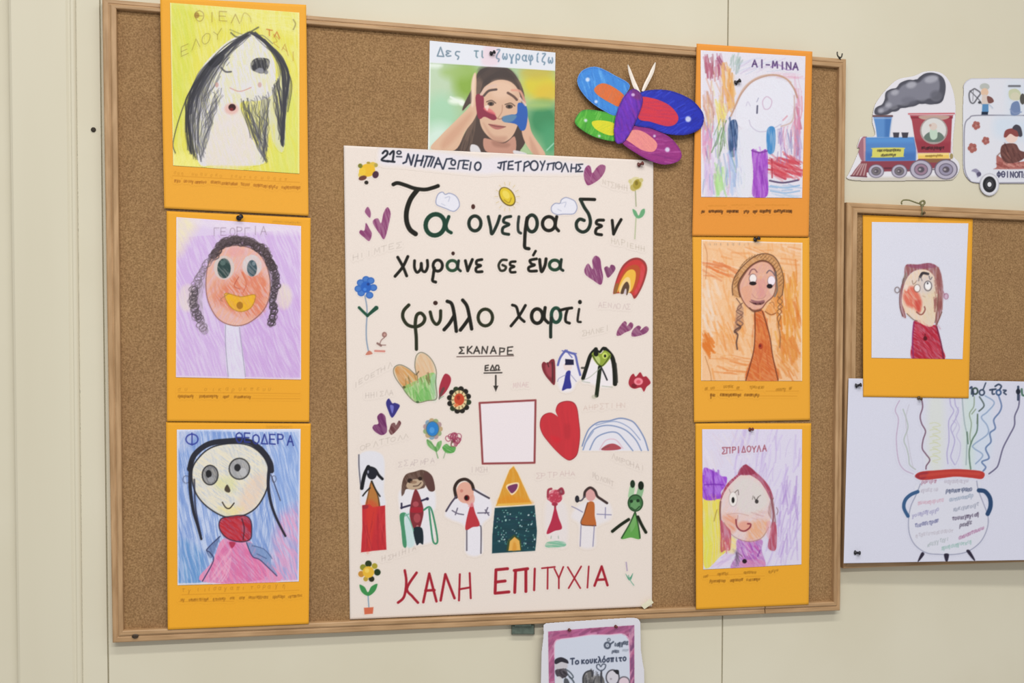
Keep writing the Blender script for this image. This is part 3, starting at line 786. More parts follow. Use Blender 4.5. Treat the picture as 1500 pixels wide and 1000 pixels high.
def art4(d):
    d.sheet(); d.at(1000, 50, 3.333)
    d.F([(88, 78), (600, 108), (583, 800), (90, 795)], 'e0dce8', 1, False)
    d.hatch(110, 130, 180, 200, 34, 85, 70, 2.2, ['a8506a', '9a4a58', 'c07890'], .7)
    d.hatch(170, 120, 200, 160, 10, 70, 70, 2.0, ['b05a80', '8a5070'], .7)
    d.hatch(230, 110, 280, 160, 14, 100, 60, 2, ['8fa8a0', 'a0b8b0'], .6)
    d.hatch(280, 120, 500, 190, 16, 160, 90, 1.6, ['c8b8d8', 'b8c4e0'], .5)
    d.hatch(195, 170, 250, 330, 34, 86, 110, 2.6, ['e0a45a', 'e8b878', 'd8944a'], .75)
    d.hatch(100, 300, 150, 450, 26, 80, 90, 2.4, ['c89888', 'b88878', 'dcb09c'], .7)
    d.hatch(160, 340, 215, 430, 22, 82, 80, 2.4, ['e2d060', 'e8dc8c'], .75)
    d.hatch(100, 460, 140, 610, 26, 88, 90, 2.6, ['d490b8', 'c888b0', 'e0b0c8'], .7)
    d.hatch(165, 450, 210, 590, 16, 100, 110, 1.5, ['6a8a5a', '8fb080', '54704c'], .75)
    d.F([(225, 440), (268, 430), (262, 580), (228, 585)], '34507e', .95, True, (85, .35)); d.hatch(228, 450, 260, 570, 10, 86, 90, 2, ['24406c', '5a78a8'], .7)
    d.hatch(105, 630, 150, 770, 20, 88, 90, 2.8, ['c8b0dc', 'd8c4e4'], .7)
    d.hatch(165, 610, 205, 760, 22, 84, 100, 2.8, ['a4d488', 'b8e09c'], .8)
    d.hatch(215, 600, 290, 760, 30, 80, 110, 2.6, ['9cb4dc', '7a9ccc', 'b8c8e8'], .75)
    d.hatch(470, 470, 575, 580, 22, 88, 110, 1.8, ['b090c8', '8888b8', 'd890b0'], .6)
    d.hatch(545, 380, 575, 560, 18, 88, 120, 2.4, ['d88cb0', 'e0a8c0', 'b86a80'], .75)
    d.hatch(440, 610, 560, 700, 46, 20, 90, 2.4, ['d0505c', 'c84450', 'e08088'], .8); d.S_([(435, 610), (437, 700)], 2.4, 'b03848', .8)
    d.S_([(425, 715), (490, 725), (565, 712)], 2.6, '4a3a60', .85); d.S_([(430, 740), (500, 750), (570, 738)], 2.2, '88b0d8', .8); d.S_([(430, 765), (500, 775), (570, 765)], 2.4, '88b0d8', .7); d.hatch(430, 740, 570, 790, 14, 5, 80, 2.2, ['8fb0d8', 'a8c4e0'], .6)
    d.hatch(430, 190, 560, 215, 10, 5, 80, 2, ['d8a8c8', 'e0b8c8'], .6)
    d.S_([(90, 80), (91, 795)], 2.5, 'efe8ec', .8, False)
    d.clip_to([(96, 90), (596, 112), (580, 792), (96, 786)], False)
    d.hatch(100, 460, 300, 770, 60, 88, 100, 1.6, ['d8a8c8', 'a8c8a0', '98b0dc', 'b8a0d4', '7a90b8'], .5)
    d.hatch(110, 180, 240, 440, 40, 80, 80, 1.8, ['e0b488', 'e4d888', 'd8a088', 'd0a8b8'], .5)
    d.hatch(540, 240, 578, 560, 30, 88, 90, 1.8, ['d89cb8', 'c8a8d0', 'd87c90'], .55)
    d.hatch(430, 600, 572, 710, 30, 30, 80, 2.2, ['cc4454', 'd86470', 'b83a50'], .6); d.hatch(460, 460, 570, 600, 20, 88, 90, 1.6, ['7a70a8', 'a888c0', '9aa8c8'], .55)
    d.clip_to()
    d.part('name_lettering', dil=2); d.text('ΑΙ-ΜΙΝΑ', 340, 160, 570, 175, 34, '4a3068', 2.1, .85, .1); d.S_([(430, 160), (470, 150), (510, 175), (550, 165)], 1.5, '7a4a9a', .5)
    d.part('portrait')
    head = [(270, 440), (262, 380), (290, 300), (350, 235), (430, 215), (505, 235), (550, 290), (545, 360), (510, 420), (470, 460), (380, 475), (320, 465)]
    d.F(head, 'e2e2ee', 1); d.F([(280, 470), (400, 470), (408, 570), (340, 575), (330, 780), (265, 780), (270, 600)], 'dfe0ec', .95)
    d.S_([(235, 400), (258, 350), (290, 285), (345, 228), (430, 200), (500, 215), (540, 260), (560, 310)], 2.4, 'b8907c', .85); d.S_([(250, 360), (300, 260), (380, 205), (470, 200), (530, 235)], 1.6, 'c8a088', .7)
    d.S_([(545, 300), (545, 380), (530, 430), (480, 450)], 2.2, 'c8a8a0', .7); d.S_([(490, 420), (510, 400)], 2.4, 'd898a8', .7)
    d.S_([(390, 330), (410, 305), (435, 325), (425, 360), (400, 365)], 1.4, 'cbb0c8', .9, True, True); d.S_([(365, 350), (363, 385)], 2.4, '4a4a64', .85); d.S_([(362, 330), (370, 312)], 1.2, '8080a0', .6)
    d.S_([(325, 420), (335, 450), (370, 475), (420, 470), (480, 440)], 1.2, 'bcb4cc', .8); d.S_([(310, 350), (318, 330), (330, 350)], 1.2, 'c0b8d0', .7)
    d.F([(412, 465), (450, 460), (448, 570), (414, 575)], '3f86c4', .95, True, (88, .3))
    d.F([(338, 565), (375, 575), (412, 568), (416, 690), (412, 790), (342, 790), (345, 680)], 'a04cc4', 1, True, (86, .3)); d.hatch(350, 590, 405, 780, 24, 86, 90, 2.2, ['8a38b0', 'b86ad8'], .6); d.S_([(338, 568), (375, 578), (412, 570)], 2.4, '7a3a98', .8)


def cap5(c):
    c.at(1020, 550, 8.824)
    c.scrawl([(110, 180, 150, 180), (185, 176, 240, 176), (350, 160, 480, 158), (520, 170, 560, 170), (690, 160, 880, 168), (1030, 190, 1160, 190), (1195, 180, 1235, 170)], 40, '94600e', 1.3, .75)
    ruled(c, [(110, 190, 600, 188), (900, 200, 1320, 200), (820, 262, 1300, 265)])
    c.scrawl([(180, 265, 245, 262), (310, 262, 575, 262), (620, 262, 815, 262)], 36, '7a4a0c', 1.7, .85); c.S_([(190, 240), (188, 295)], 1.5, '7a4a0c', .8)


def art5(d):
    d.sheet(); d.at(1000, 330, 3.333)
    d.F([(92, 70), (585, 85), (583, 760), (90, 758)], 'edbd90', .95, False)
    d.hatch(110, 100, 560, 740, 200, 80, 90, 2.4, ['e8a266', 'e8a868', 'f0ceaa', 'e69850', 'ecb684'], .5)
    d.hatch(110, 100, 560, 740, 90, 15, 90, 2.4, ['e8a868', 'ecb27c', 'f0d0b0'], .45)
    d.hatch(110, 110, 560, 250, 50, 15, 90, 2.2, ['e08a48', 'e8ac78', 'f0d0b8'], .5)
    d.hatch(460, 220, 565, 640, 110, 84, 100, 2.6, ['de8630', 'e0943c', 'd8782c', 'e8a850'], .65)
    d.hatch(470, 560, 570, 740, 40, 60, 80, 2.4, ['d87a34', 'e09850'], .6)
    d.hatch(105, 540, 140, 620, 26, 60, 60, 2.6, ['e07a28', 'd87428'], .75)
    d.hatch(120, 180, 240, 260, 18, 20, 90, 2.4, ['e0783c', 'd87a48'], .6)
    d.hatch(160, 620, 320, 740, 36, 10, 80, 2.2, ['e8a060', 'f0c8a0', 'e08848'], .6)
    d.hatch(100, 300, 180, 500, 28, 70, 90, 3, ['ecd4c0', 'e8d8cc', 'f0cca8'], .6)
    d.hatch(180, 460, 300, 620, 30, 70, 80, 2.4, ['e8a058', 'e4924c'], .55)
    d.hatch(110, 90, 330, 96, 18, 90, 8, 1.2, ['a89080', '8a7868'], .4)
    d.S_([(105, 90), (120, 150), (112, 260)], 1.2, 'a86a44', .5); d.S_([(110, 640), (135, 720), (140, 760)], 1.4, 'b07038', .6)
    d.S_([(92, 72), (90, 757)], 2.5, 'f2ddc8', .8, False); d.S_([(583, 88), (582, 758)], 2.5, 'f0dcc0', .7, False); d.S_([(92, 73), (584, 88)], 2, 'f0e0d4', .7, False)
    d.part('portrait')
    d.F([(352, 418), (395, 418), (425, 540), (440, 640), (466, 757), (308, 757), (345, 620), (352, 520)], 'd26c34', 1); d.hatch(340, 460, 420, 740, 36, 85, 90, 2.2, ['c85c2c', 'de8848'], .6)
    d.S_([(352, 420), (353, 520), (345, 620), (308, 757)], 1.7, '6a3420', .85); d.S_([(390, 420), (425, 540), (440, 640), (466, 757)], 1.7, '6a3420', .85)
    d.E(380, 590, 11, 15, 'a83a20', 0, .9); d.E(378, 588, 5, 7, '6a1a14', 0, .8)
    d.at(1050, 360, 8.333)
    band = [(195, 600), (190, 480), (235, 350), (350, 215), (470, 125), (580, 95), (690, 125), (765, 230), (815, 400), (800, 600), (750, 640), (735, 540), (725, 420), (700, 300), (640, 210), (545, 180), (430, 235), (330, 340), (262, 470), (285, 620)]
    d.F(band, 'c08a58', .95, True, (40, .4))
    for i in range(26):
        t = i / 25; ang = math.pi * (1.02 - t * 1.02); x = 505 + 275 * math.cos(ang); y = 470 - 350 * math.sin(ang) ** 1.0
        d.S_([(x - 18, y + 22), (x + 6, y), (x + 22, y - 20)], 1.0, '7a5430', .7)
    d.S_([(195, 600), (190, 480), (235, 350), (350, 215), (470, 125), (580, 95), (690, 125), (765, 230), (815, 400), (800, 600)], 1.6, '6a4630', .85)
    d.S_([(285, 620), (262, 470), (330, 340), (430, 235), (545, 180), (640, 210), (710, 300), (728, 420)], 2.4, '5e3a26', .9)
    face = [(275, 480), (340, 345), (430, 240), (540, 190), (640, 212), (705, 310), (722, 480), (690, 610), (605, 690), (545, 765), (450, 785), (365, 735), (295, 620)]
    d.F(face, 'dda898', 1); d.F([(300, 520), (420, 500), (400, 700), (340, 660)], 'e0a080', .6, True, (80, .5)); d.F([(480, 420), (600, 430), (590, 600), (500, 620)], 'd48e90', .6, True, (70, .5), aa=5); d.F([(640, 540), (720, 500), (690, 610)], 'e4c4b0', .7)
    d.S_(face, 1.8, '7a4636', .8, True, True); d.S_([(715, 320), (728, 420), (735, 540), (705, 620)], 2.6, '6c6262', .75)
    for path in ([(240, 640), (300, 740), (240, 800), (310, 860), (235, 930), (290, 1000), (215, 1060)], [(310, 700), (250, 770), (320, 820), (245, 890), (320, 950), (230, 1020), (240, 1080)]): d.S_(path, 1.7, '6e4c40', .8)
    d.F([(260, 720), (320, 740), (325, 940), (280, 1000), (215, 1030), (230, 860)], '9a7060', .6, True, (50, .5))
    d.S_([(250, 960), (290, 990), (215, 1040), (255, 1080), (240, 1180), (250, 1260)], 2.4, '5c4038', .85)
    for path in ([(795, 600), (740, 680), (800, 740), (735, 800), (780, 860), (750, 960), (775, 1100), (768, 1240)], [(745, 620), (800, 680), (745, 750), (790, 800), (738, 880), (772, 980)]): d.S_(path, 1.6, '8a5a38', .8)
    d.F([(700, 620), (740, 700), (720, 830), (640, 850), (590, 800), (640, 700)], 'e0924c', .8, True, (60, .5)); d.S_([(590, 800), (660, 840), (720, 820)], 1.8, '8a4c28', .7); d.S_([(640, 700), (690, 690), (700, 760)], 1.2, '9a6238', .6)
    d.E(440, 400, 48, 62, '6a4a50', 0, .8); d.E(442, 398, 42, 52, 'f0e6e4'); d.E(440, 458, 44, 24, '1e1216')
    d.E(665, 432, 48, 66, '7a6a72', 0, .7); d.E(668, 425, 44, 56, 'f0e4ee'); d.E(645, 492, 36, 28, '1e1216')
    d.S_([(395, 350), (420, 295), (460, 285), (490, 320)], 1.8, '7a4e54', .8); d.S_([(610, 330), (640, 300), (680, 320), (705, 360)], 1.8, '5e5260', .8)
    d.F([(400, 675), (450, 690), (520, 690), (585, 678), (560, 712), (500, 722), (440, 708)], '4a2026'); d.F([(415, 655), (500, 672), (580, 660), (560, 690), (450, 692)], '8a5860', .8); d.S_([(430, 590), (480, 640), (560, 640), (600, 600)], 1.2, 'b07470', .5)
    d.S_([(400, 760), (450, 800), (540, 785)], 2.4, '6a4030', .8)


def cap6(c):
    c.at(1020, 820, 8.824)
    c.scrawl([(90, 225, 150, 220), (270, 195, 420, 190), (610, 175, 770, 168), (935, 160, 1055, 140)], 36, '8a5a0e', 1.3, .75)
    ruled(c, [(110, 205, 600, 180), (640, 215, 880, 205)], a=.4)
    c.scrawl([(175, 285, 380, 278), (435, 275, 600, 268), (650, 270, 820, 258)], 34, '80500c', 1.5, .8)


def art6(d):
    d.sheet(); d.at(1000, 600, 3.333)
    d.F([(95, 95), (583, 95), (580, 755), (100, 780)], 'd9d3e8', 1, False)
    d.hatch(250, 110, 570, 740, 190, 102, 120, 2.0, ['c4b2e2', 'cbbce6', 'dcd2ee', 'bea8dc'], .5)
    d.hatch(470, 380, 560, 700, 30, 95, 120, 2, ['b090d4', 'a888cc'], .5)
    d.hatch(110, 120, 320, 290, 40, 60, 70, 2, ['dcd0d8', 'd8c8dc', 'e4dce4'], .5)
    d.hatch(110, 690, 240, 770, 30, 150, 80, 2.4, ['d8c0e0', 'c8b0dc', 'e4d4ea'], .6)
    d.at(1030, 670, 5.886)
    d.F([(0, 355), (150, 355), (145, 560), (170, 700), (240, 760), (150, 850), (5, 930)], 'e5d652', .95, True, (85, .35, 2, 20)); d.F([(10, 560), (80, 540), (60, 900), (8, 920)], 'd8dc5c', .6, True, (85, .4), aa=8); d.F([(235, 680), (290, 720), (270, 820), (210, 800)], 'efd880', .8, aa=4)
    d.F([(0, 105), (60, 100), (110, 130), (160, 160), (205, 170), (195, 240), (150, 300), (150, 350), (0, 350)], '9a4ad0', 1); d.hatch(20, 130, 150, 330, 40, 75, 90, 2, ['7a2cb4', '8a38c4', 'b47ae0'], .65)
    for cx, cy in ((45, 165), (125, 185), (55, 290), (125, 280)): d.E(cx, cy, 30, 44, 'b684e6', 15, .7, (75, .4), aa=4)
    d.S_([(85, 120), (90, 230), (95, 340)], 2, '7028a8', .7); d.S_([(10, 235), (90, 230), (170, 235)], 2, '7028a8', .7)
    d.part('name_lettering', dil=2); d.at(1000, 600, 3.333); d.text('ΣΠΡΙΔΟΥΛΑ', 190, 212, 412, 202, 28, '9a4858', 1.6, .8, .08)
    d.part('portrait'); d.at(1030, 670, 5.886)
    d.F([(300, 705), (500, 705), (505, 800), (525, 955), (245, 965), (290, 830)], 'bd86c4', 1); d.hatch(310, 730, 490, 900, 50, 60, 80, 1.8, ['a04cb0', 'c858a8', 'e0c0e0', '9a5ab0'], .65); d.F([(330, 890), (510, 880), (520, 955), (340, 962)], 'd88cb0', .7, True, (20, .5)); d.hatch(260, 820, 310, 950, 16, 80, 70, 1.4, ['8a7888', '6a5a70'], .6)
    d.E(357, 893, 20, 19, '26101e'); d.S_([(300, 820), (335, 850)], 1.6, '6a4a68', .7); d.S_([(490, 800), (470, 850)], 2, '7a3a98', .6)
    face = [(160, 350), (230, 225), (350, 145), (465, 180), (550, 285), (585, 450), (565, 600), (500, 695), (380, 722), (255, 672), (180, 560), (148, 450)]
    d.F(face, 'e2c8c4', 1); d.F([(250, 240), (360, 170), (500, 240), (560, 400), (420, 480), (300, 440)], 'd8d4d2', .85, aa=8)
    d.F([(165, 500), (290, 500), (270, 640), (200, 600)], 'e2906c', .75, True, (40, .5, 2, 14), aa=7); d.F([(420, 560), (560, 540), (520, 680), (380, 710)], 'e4a070', .7, True, (60, .5, 2, 14), aa=7); d.E(360, 590, 60, 45, 'e09a84', 0, .8, aa=4)
    d.hatch(430, 460, 560, 540, 12, 20, 60, 1.2, ['c49a98', 'd8b0b0'], .5); d.S_([(210, 490), (300, 480), (390, 500)], 1.2, 'c49a90', .6)
    d.S_([(180, 560), (255, 672), (380, 722), (500, 695), (565, 600)], 1.3, '9a7064', .6)
    d.F([(150, 380), (160, 310), (215, 215), (300, 140), (360, 60), (400, 80), (450, 120), (520, 185), (575, 260), (605, 350), (580, 360), (540, 280), (470, 190), (350, 140), (240, 225), (185, 300)], 'a84860', 1); d.F([(300, 140), (360, 60), (450, 125), (400, 150)], '94304c', .9)
    d.F([(590, 340), (612, 400), (620, 560), (560, 480), (575, 380)], 'a07070', .7, True, (80, .5)); d.S_([(605, 350), (590, 400), (612, 470), (625, 560)], 1.6, '8a5a60', .7)
    d.S_([(150, 380), (145, 460), (152, 560), (165, 640)], 2.6, '7a4a4e', .85); d.S_([(575, 300), (600, 420), (605, 520), (585, 600)], 2.2, '8a4a56', .8)
    d.F([(150, 540), (190, 580), (238, 640), (235, 790), (190, 800), (150, 810), (148, 680)], 'bb5468', .9, True, (85, .35)); d.hatch(160, 730, 220, 800, 10, 85, 60, 2, ['e8c0c4', 'c86070'], .6)
    d.F([(600, 560), (632, 590), (628, 790), (560, 780), (570, 680)], 'b04a60', .95, True, (85, .3)); d.F([(545, 560), (590, 560), (580, 690), (550, 680)], 'dc9aa8', .7, True, (85, .4))
    d.S_([(120, 450), (105, 500), (95, 545)], 1.3, '9a7a34', .7); d.S_([(632, 430), (645, 460), (635, 490)], 1.4, '8a6a74', .7)
    d.E(258, 358, 36, 62, 'eae4e2', 0, .95); d.O(258, 358, 36, 62, 1.0, 'a89898', 0, .6); d.E(258, 366, 13, 26, '1a1818'); d.S_([(275, 300), (300, 280), (305, 320)], 1.4, '6a5a58', .7); d.S_([(235, 300), (225, 275)], 1.1, '8a7a78', .6)
    d.S_([(440, 340), (455, 365), (475, 340)], 1.5, '5a5250', .8); d.E(462, 378, 16, 18, '2f2a2a', 0, .9); d.S_([(480, 335), (495, 325)], 1.2, '6a625e', .7); d.S_([(430, 330), (425, 360)], 1.2, '7a726e', .7)
    d.S_([(283, 535), (290, 590), (320, 625), (360, 632), (400, 605), (410, 575), (385, 570)], 2.3, '8a3440', .9); d.S_([(300, 500), (295, 540)], 1.2, 'b08078', .6)


def art7(d):
    d.sheet(); d.at(1270, 360, 5.88)
    d.F([(40, -210), (860, -190), (830, 960), (40, 955)], 'd8d9e8', .6, False, (40, .6, 22, 60))
    d.part('portrait')
    d.F([(405, 650), (475, 645), (535, 690), (600, 690), (640, 850), (660, 985), (395, 985), (392, 800)], 'b3233a', 1); d.hatch(420, 680, 620, 950, 60, 60, 80, 2, ['9a1c30', 'c83448', 'a82034'], .5); d.S_([(405, 655), (392, 800), (400, 985)], 2.2, '8a2a68', .8); d.S_([(600, 695), (640, 850), (660, 985)], 2.2, '6a1a3c', .8); d.E(502, 797, 17, 19, '5a0a18'); d.S_([(500, 760), (503, 800)], 1.6, '5a0a18', .8)
    hair = [(335, 165), (440, 160), (540, 148), (615, 185), (648, 280), (658, 400), (645, 570), (595, 690), (590, 600), (610, 420), (590, 290), (530, 215), (450, 205), (380, 235), (325, 320), (298, 470), (325, 560), (335, 620), (305, 605), (283, 520), (285, 400), (318, 280)]
    face = [(335, 300), (420, 212), (540, 208), (600, 300), (612, 470), (595, 610), (560, 692), (500, 685), (420, 640), (340, 585), (300, 480)]
    d.F(face, 'e8cdb4', 1); d.F([(480, 420), (600, 380), (590, 620), (500, 660)], 'dcccae', .6, aa=8)
    d.F([(315, 400), (400, 350), (470, 470), (450, 570), (400, 540), (330, 500)], 'd9614e', .85, True, (60, .5, 2, 12), aa=5); d.F([(410, 480), (460, 470), (460, 560), (430, 560)], 'c8443c', .7, True, aa=4)
    d.F(hair, '96595a', .95, True, (85, .4)); d.hatch(580, 230, 640, 520, 26, 85, 90, 2, ['8a4a48', 'a0685e'], .6); d.F([(335, 165), (440, 160), (540, 148), (600, 180), (500, 195), (400, 190)], '8e4668', .7, True, (20, .3)); d.F([(300, 300), (335, 230), (345, 260), (315, 330)], '8a8478', .6)
    d.S_([(318, 280), (285, 400), (283, 520), (305, 605)], 1.5, '6a4648', .8); d.S_([(345, 585), (400, 635), (430, 645)], 1.6, '6a5240', .7); d.S_([(645, 570), (595, 690)], 1.6, '6e4a3c', .7); d.S_([(610, 420), (605, 560), (585, 660)], 1.5, '7a5448', .7)
    d.S_([(460, 265), (480, 235), (525, 242)], 4.0, '26222a', .9); d.S_([(445, 300), (455, 260), (475, 300)], 1.6, '3e3a44', .8)
    d.S_([(390, 300), (400, 330), (430, 300)], 1.4, '8a6a58', .7); d.F([(430, 290), (560, 260), (570, 390), (450, 400)], 'cfc8cc', .6, aa=6)
    d.E(432, 365, 22, 28, 'f0ecec'); d.E(525, 340, 25, 35, 'f2f0f2'); d.O(525, 345, 32, 42, 1.4, '4e4a54', 0, .8); d.O(432, 365, 27, 33, 1.2, '6a5a58', 0, .6); d.E(522, 322, 8, 10, '33303a', 0, .8); d.S_([(535, 260), (545, 290), (560, 270)], 1.4, '4a4650', .7); d.E(340, 360, 12, 30, 'efdcd4', 0, .7)
    d.S_([(428, 570), (455, 590), (480, 585), (500, 550), (495, 525)], 2.0, '8a4640', .85); d.S_([(480, 430), (500, 440)], 1.2, 'b09080', .6)
    d.O(260, 380, 20, 24, 1.8, '7a6a6c', 0, .8); d.E(680, 432, 24, 26, 'c8a4bc', 0, .8); d.O(682, 435, 18, 24, 1.3, '9a6a84', 0, .7); d.S_([(655, 390), (668, 420)], 1.4, '9a5a70', .7)


drawing_card('orange card at the upper left with a long black haired figure drawn on yellow', [(234.5, -3.5), (448.5, 7), (452, 316), (240.5, 305)], (.0197, .0197, .0136, .0136), 'eca836',
             [(249, 4), (438.6, 18.5), (438.6, 254.5), (253.6, 242.5)], 'e6e3a0', 11, art1, cap1)
drawing_card('orange card at the middle left with a curly haired yellow mouthed face on lilac', [(244, 309), (455, 319), (453, 618), (244.5, 617)], (.0108, .0108, .0129, .0129), 'eba62c',
             [(258.3, 317.8), (441, 331), (441, 556), (257.7, 552.5)], 'd9c6e4', 12, art2, cap2)
drawing_card('orange card at the lower left with a round face in red collar on blue', [(243.3, 617.8), (455.3, 620), (452.3, 913.5), (245.7, 922)], (.0109, .0109, .0192, .0192), 'eba628',
             [(259, 629), (440.4, 628), (437.7, 851.5), (260, 857)], 'c4d0ec', 13, art3, cap3)
drawing_card('orange card at the upper right with a pale head among many coloured pencil strokes', [(1020.4, 63.8), (1190, 75.5), (1184.5, 347), (1014, 345.5)], (.0199, .0199, .0128, .0128), 'e6953a',
             [(1026.4, 73.5), (1180, 82.5), (1175, 290), (1027, 288.5)], 'e0dce8', 14, art4, cap4)
drawing_card('orange card at the middle right with a braided girl coloured all in orange', [(1014.3, 345.5), (1185.5, 347.5), (1186.6, 615), (1016.5, 618.5)], (.0108, .0108, .0128, .0128), 'eaa634',
             [(1027.6, 351), (1175.5, 355.5), (1175, 558), (1027, 557.4)], 'efc7a0', 15, art5, cap5)
drawing_card('orange card at the lower right with a pink haired face, purple patch and yellow patch', [(1018.6, 619.7), (1188.3, 619.7), (1184.5, 885), (1019.5, 892.5)], (.0109, .0109, .0193, .0193), 'e8a62c',
             [(1028.5, 628.5), (1175, 628.5), (1174, 826.5), (1030, 834)], 'd9d3e8', 16, art6, cap6)
drawing_card('orange card on the smaller pinboard with a profile head in red jumper on white', [(1263.7, 315), (1425, 320.3), (1419, 583), (1264.3, 581)], (.0110, .0110, .0206, .0206), 'eaa62e',
             [(1277, 325), (1418.6, 327), (1410, 526), (1276.6, 524)], 'dadae8', 17, art7, None)
# ------------------------------------------------------------------ the big poster
pq = [(503.5, 213), (957, 235), (955, 888), (512.5, 907)]
po = Sheet(pq, (.0126, .0126, .0122, .0122), 'e6dad2', 1.25, curl=0.0010, seed=21)
poster = empty('poster', [float(v) for v in po.corner()], 'large pale pink handmade poster with big Greek lettering and children\'s drawings', 'poster')
R1 = (490, 200, 5.884); R2 = (720, 200, 5.884); R3 = (490, 360, 5.884); R4 = (720, 360, 5.884)
R5 = (490, 510, 5.884); R6 = (720, 500, 5.556); R7 = (490, 660, 5.884); R8 = (720, 660, 5.884); RH = (540, 205, 6.818); RB = (490, 800, 3.061)
BK = '17160f'; GN = '153c2c'; GD = '1c2a22'
p = po


def ring(x, y, rx, ry, w, c, rot=0): p.O(x, y, rx, ry, w, c, rot)


def st(w, c, *paths, sm=True, a=1.0):
    for q in paths: p.S_(q, w, c, a, sm)


# small heading line
p.part('school_heading', 'dark blue lettering on a white strip along the top', dil=1); p.at(*RH)
p.F([(110, 95), (190, 85), (330, 95), (700, 120), (1150, 180), (1330, 170), (2120, 235), (2130, 330), (1330, 330), (1130, 340), (600, 290), (340, 260), (120, 240)], 'e2deea', .75, aa=7)
st(3.1, '1e222e', [(140, 132), (165, 108), (188, 118), (180, 150), (130, 198), (195, 214)], [(212, 142), (250, 112), (240, 212)], [(185, 210), (258, 218)])
ring(303, 125, 20, 16, 2.2, '2a2e3e'); st(2.0, '2a2e3e', [(280, 165), (330, 168)], sm=False)
NB = '2c3346'
st(2.7, NB, [(345, 232), (375, 218), (395, 140), (408, 180), (425, 248), (452, 150)], [(490, 150), (462, 262)], [(548, 160), (522, 252)], [(478, 208), (540, 205)], sm=False)
st(2.4, NB, [(588, 165), (552, 270)], [(572, 162), (640, 168)], [(632, 168), (592, 262)], [(655, 175), (620, 262)], [(655, 275), (695, 178), (738, 288)], [(668, 235), (720, 242)], [(745, 288), (778, 190), (832, 186)], sm=False)
ring(845, 225, 22, 26, 2.4, NB); st(2.2, NB, [(802, 284), (860, 286)], [(890, 288), (905, 208), (946, 204)], [(1000, 208), (955, 204), (940, 282), (985, 288)], [(946, 244), (988, 248)], [(1022, 222), (1010, 298)], sm=False); ring(1090, 262, 30, 40, 2.5, NB, 12)
p.at(*R2)
st(2.3, NB, [(60, 228), (130, 214)], [(86, 226), (76, 275), (55, 264)], [(110, 220), (105, 288)], [(185, 212), (150, 217), (142, 280), (186, 280)], [(146, 250), (180, 247)], [(205, 226), (255, 214)], [(232, 221), (228, 292)], sm=False)
st(2.2, NB, [(285, 226), (278, 296)], [(285, 228), (315, 214), (326, 240), (285, 264)]); ring(368, 250, 32, 40, 2.5, NB)
st(2.1, NB, [(420, 214), (442, 252), (460, 210)], [(442, 252), (430, 290)], [(492, 235), (480, 285)], [(482, 237), (546, 226)], [(536, 230), (530, 286)], sm=False); ring(578, 250, 27, 30, 2.2, NB)
st(2.1, NB, [(605, 302), (636, 230), (662, 302)], [(690, 238), (684, 302)], [(732, 240), (727, 304)], [(688, 272), (730, 270)], [(785, 238), (745, 240), (768, 270), (738, 302), (785, 300)], sm=False)

# slogan, three lines
p.part('slogan_lettering', 'big black and green handwritten letters', dil=2); p.at(*R1)
st(5.6, BK, [(507, 412), (545, 400), (615, 420), (690, 446), (780, 456), (850, 440), (892, 425)]); st(7.2, BK, [(712, 462), (655, 540), (622, 640), (622, 730), (650, 800), (698, 838)])
ring(868, 760, 82, 92, 6.6, GN, 15); st(5.0, GN, [(985, 690), (962, 760), (972, 805), (1005, 828)])
p.E(1195, 604, 17, 22, '4a2a24'); ring(1210, 748, 52, 64, 5.0, GD); st(4.6, GD, [(1325, 690), (1345, 780), (1357, 838), (1400, 760), (1425, 685)])
p.at(*R2)
st(4.5, GD, [(165, 688), (115, 700), (105, 735), (150, 757), (100, 785), (98, 830), (148, 842)]); st(4.2, '2c3430', [(236, 690), (228, 760), (232, 815), (252, 832)])
ring(348, 748, 46, 72, 5.2, GD); st(5.0, BK, [(308, 700), (292, 800), (286, 900), (288, 955), (322, 966)])
ring(494, 750, 55, 60, 5.0, BK); st(4.6, BK, [(562, 690), (550, 770), (578, 812)])
st(4.8, BK, [(888, 542), (830, 540), (765, 540)], sm=False); st(5.0, GD, [(768, 545), (800, 610), (838, 670), (852, 740), (830, 800), (785, 822), (740, 795), (732, 745), (760, 712), (798, 722)])
st(4.5, BK, [(965, 720), (915, 722), (905, 750), (948, 770), (905, 795), (900, 835), (948, 846)]); st(4.4, BK, [(1040, 722), (1046, 780), (1052, 840), (1085, 770), (1117, 715)], sm=False)
p.at(*R3)
st(4.4, BK, [(545, 98), (590, 180), (622, 258)], [(632, 92), (588, 182), (522, 262)]); st(4.2, BK, [(690, 128), (690, 190), (712, 228), (742, 200), (748, 150), (755, 208), (782, 222), (802, 180), (800, 125)])
ring(890, 170, 40, 48, 4.4, BK); st(4.4, BK, [(860, 190), (850, 260), (846, 300), (872, 312)])
p.E(1022, 65, 15, 17, '3a201c'); ring(1015, 170, 45, 44, 4.6, '25462f'); st(4.0, GD, [(1070, 128), (1064, 190), (1086, 216)])
st(4.4, BK, [(1128, 128), (1148, 215), (1188, 118)], sm=False); st(4.2, BK, [(1270, 118), (1228, 128), (1225, 158), (1260, 170), (1222, 190), (1225, 222), (1272, 222)])
p.at(*R4)
st(3.8, '2c2c22', [(130, 122), (88, 124), (62, 165), (76, 210), (110, 210), (124, 182), (95, 165)]); st(3.8, BK, [(205, 135), (166, 140), (162, 165), (195, 178), (162, 195), (166, 226), (205, 226)])
st(3.8, BK, [(380, 45), (360, 80)], sm=False); st(4.2, BK, [(388, 112), (332, 125), (345, 155), (370, 165), (322, 185), (328, 216), (388, 216)]); st(4.6, BK, [(415, 118), (420, 170), (432, 222), (460, 170), (470, 112)])
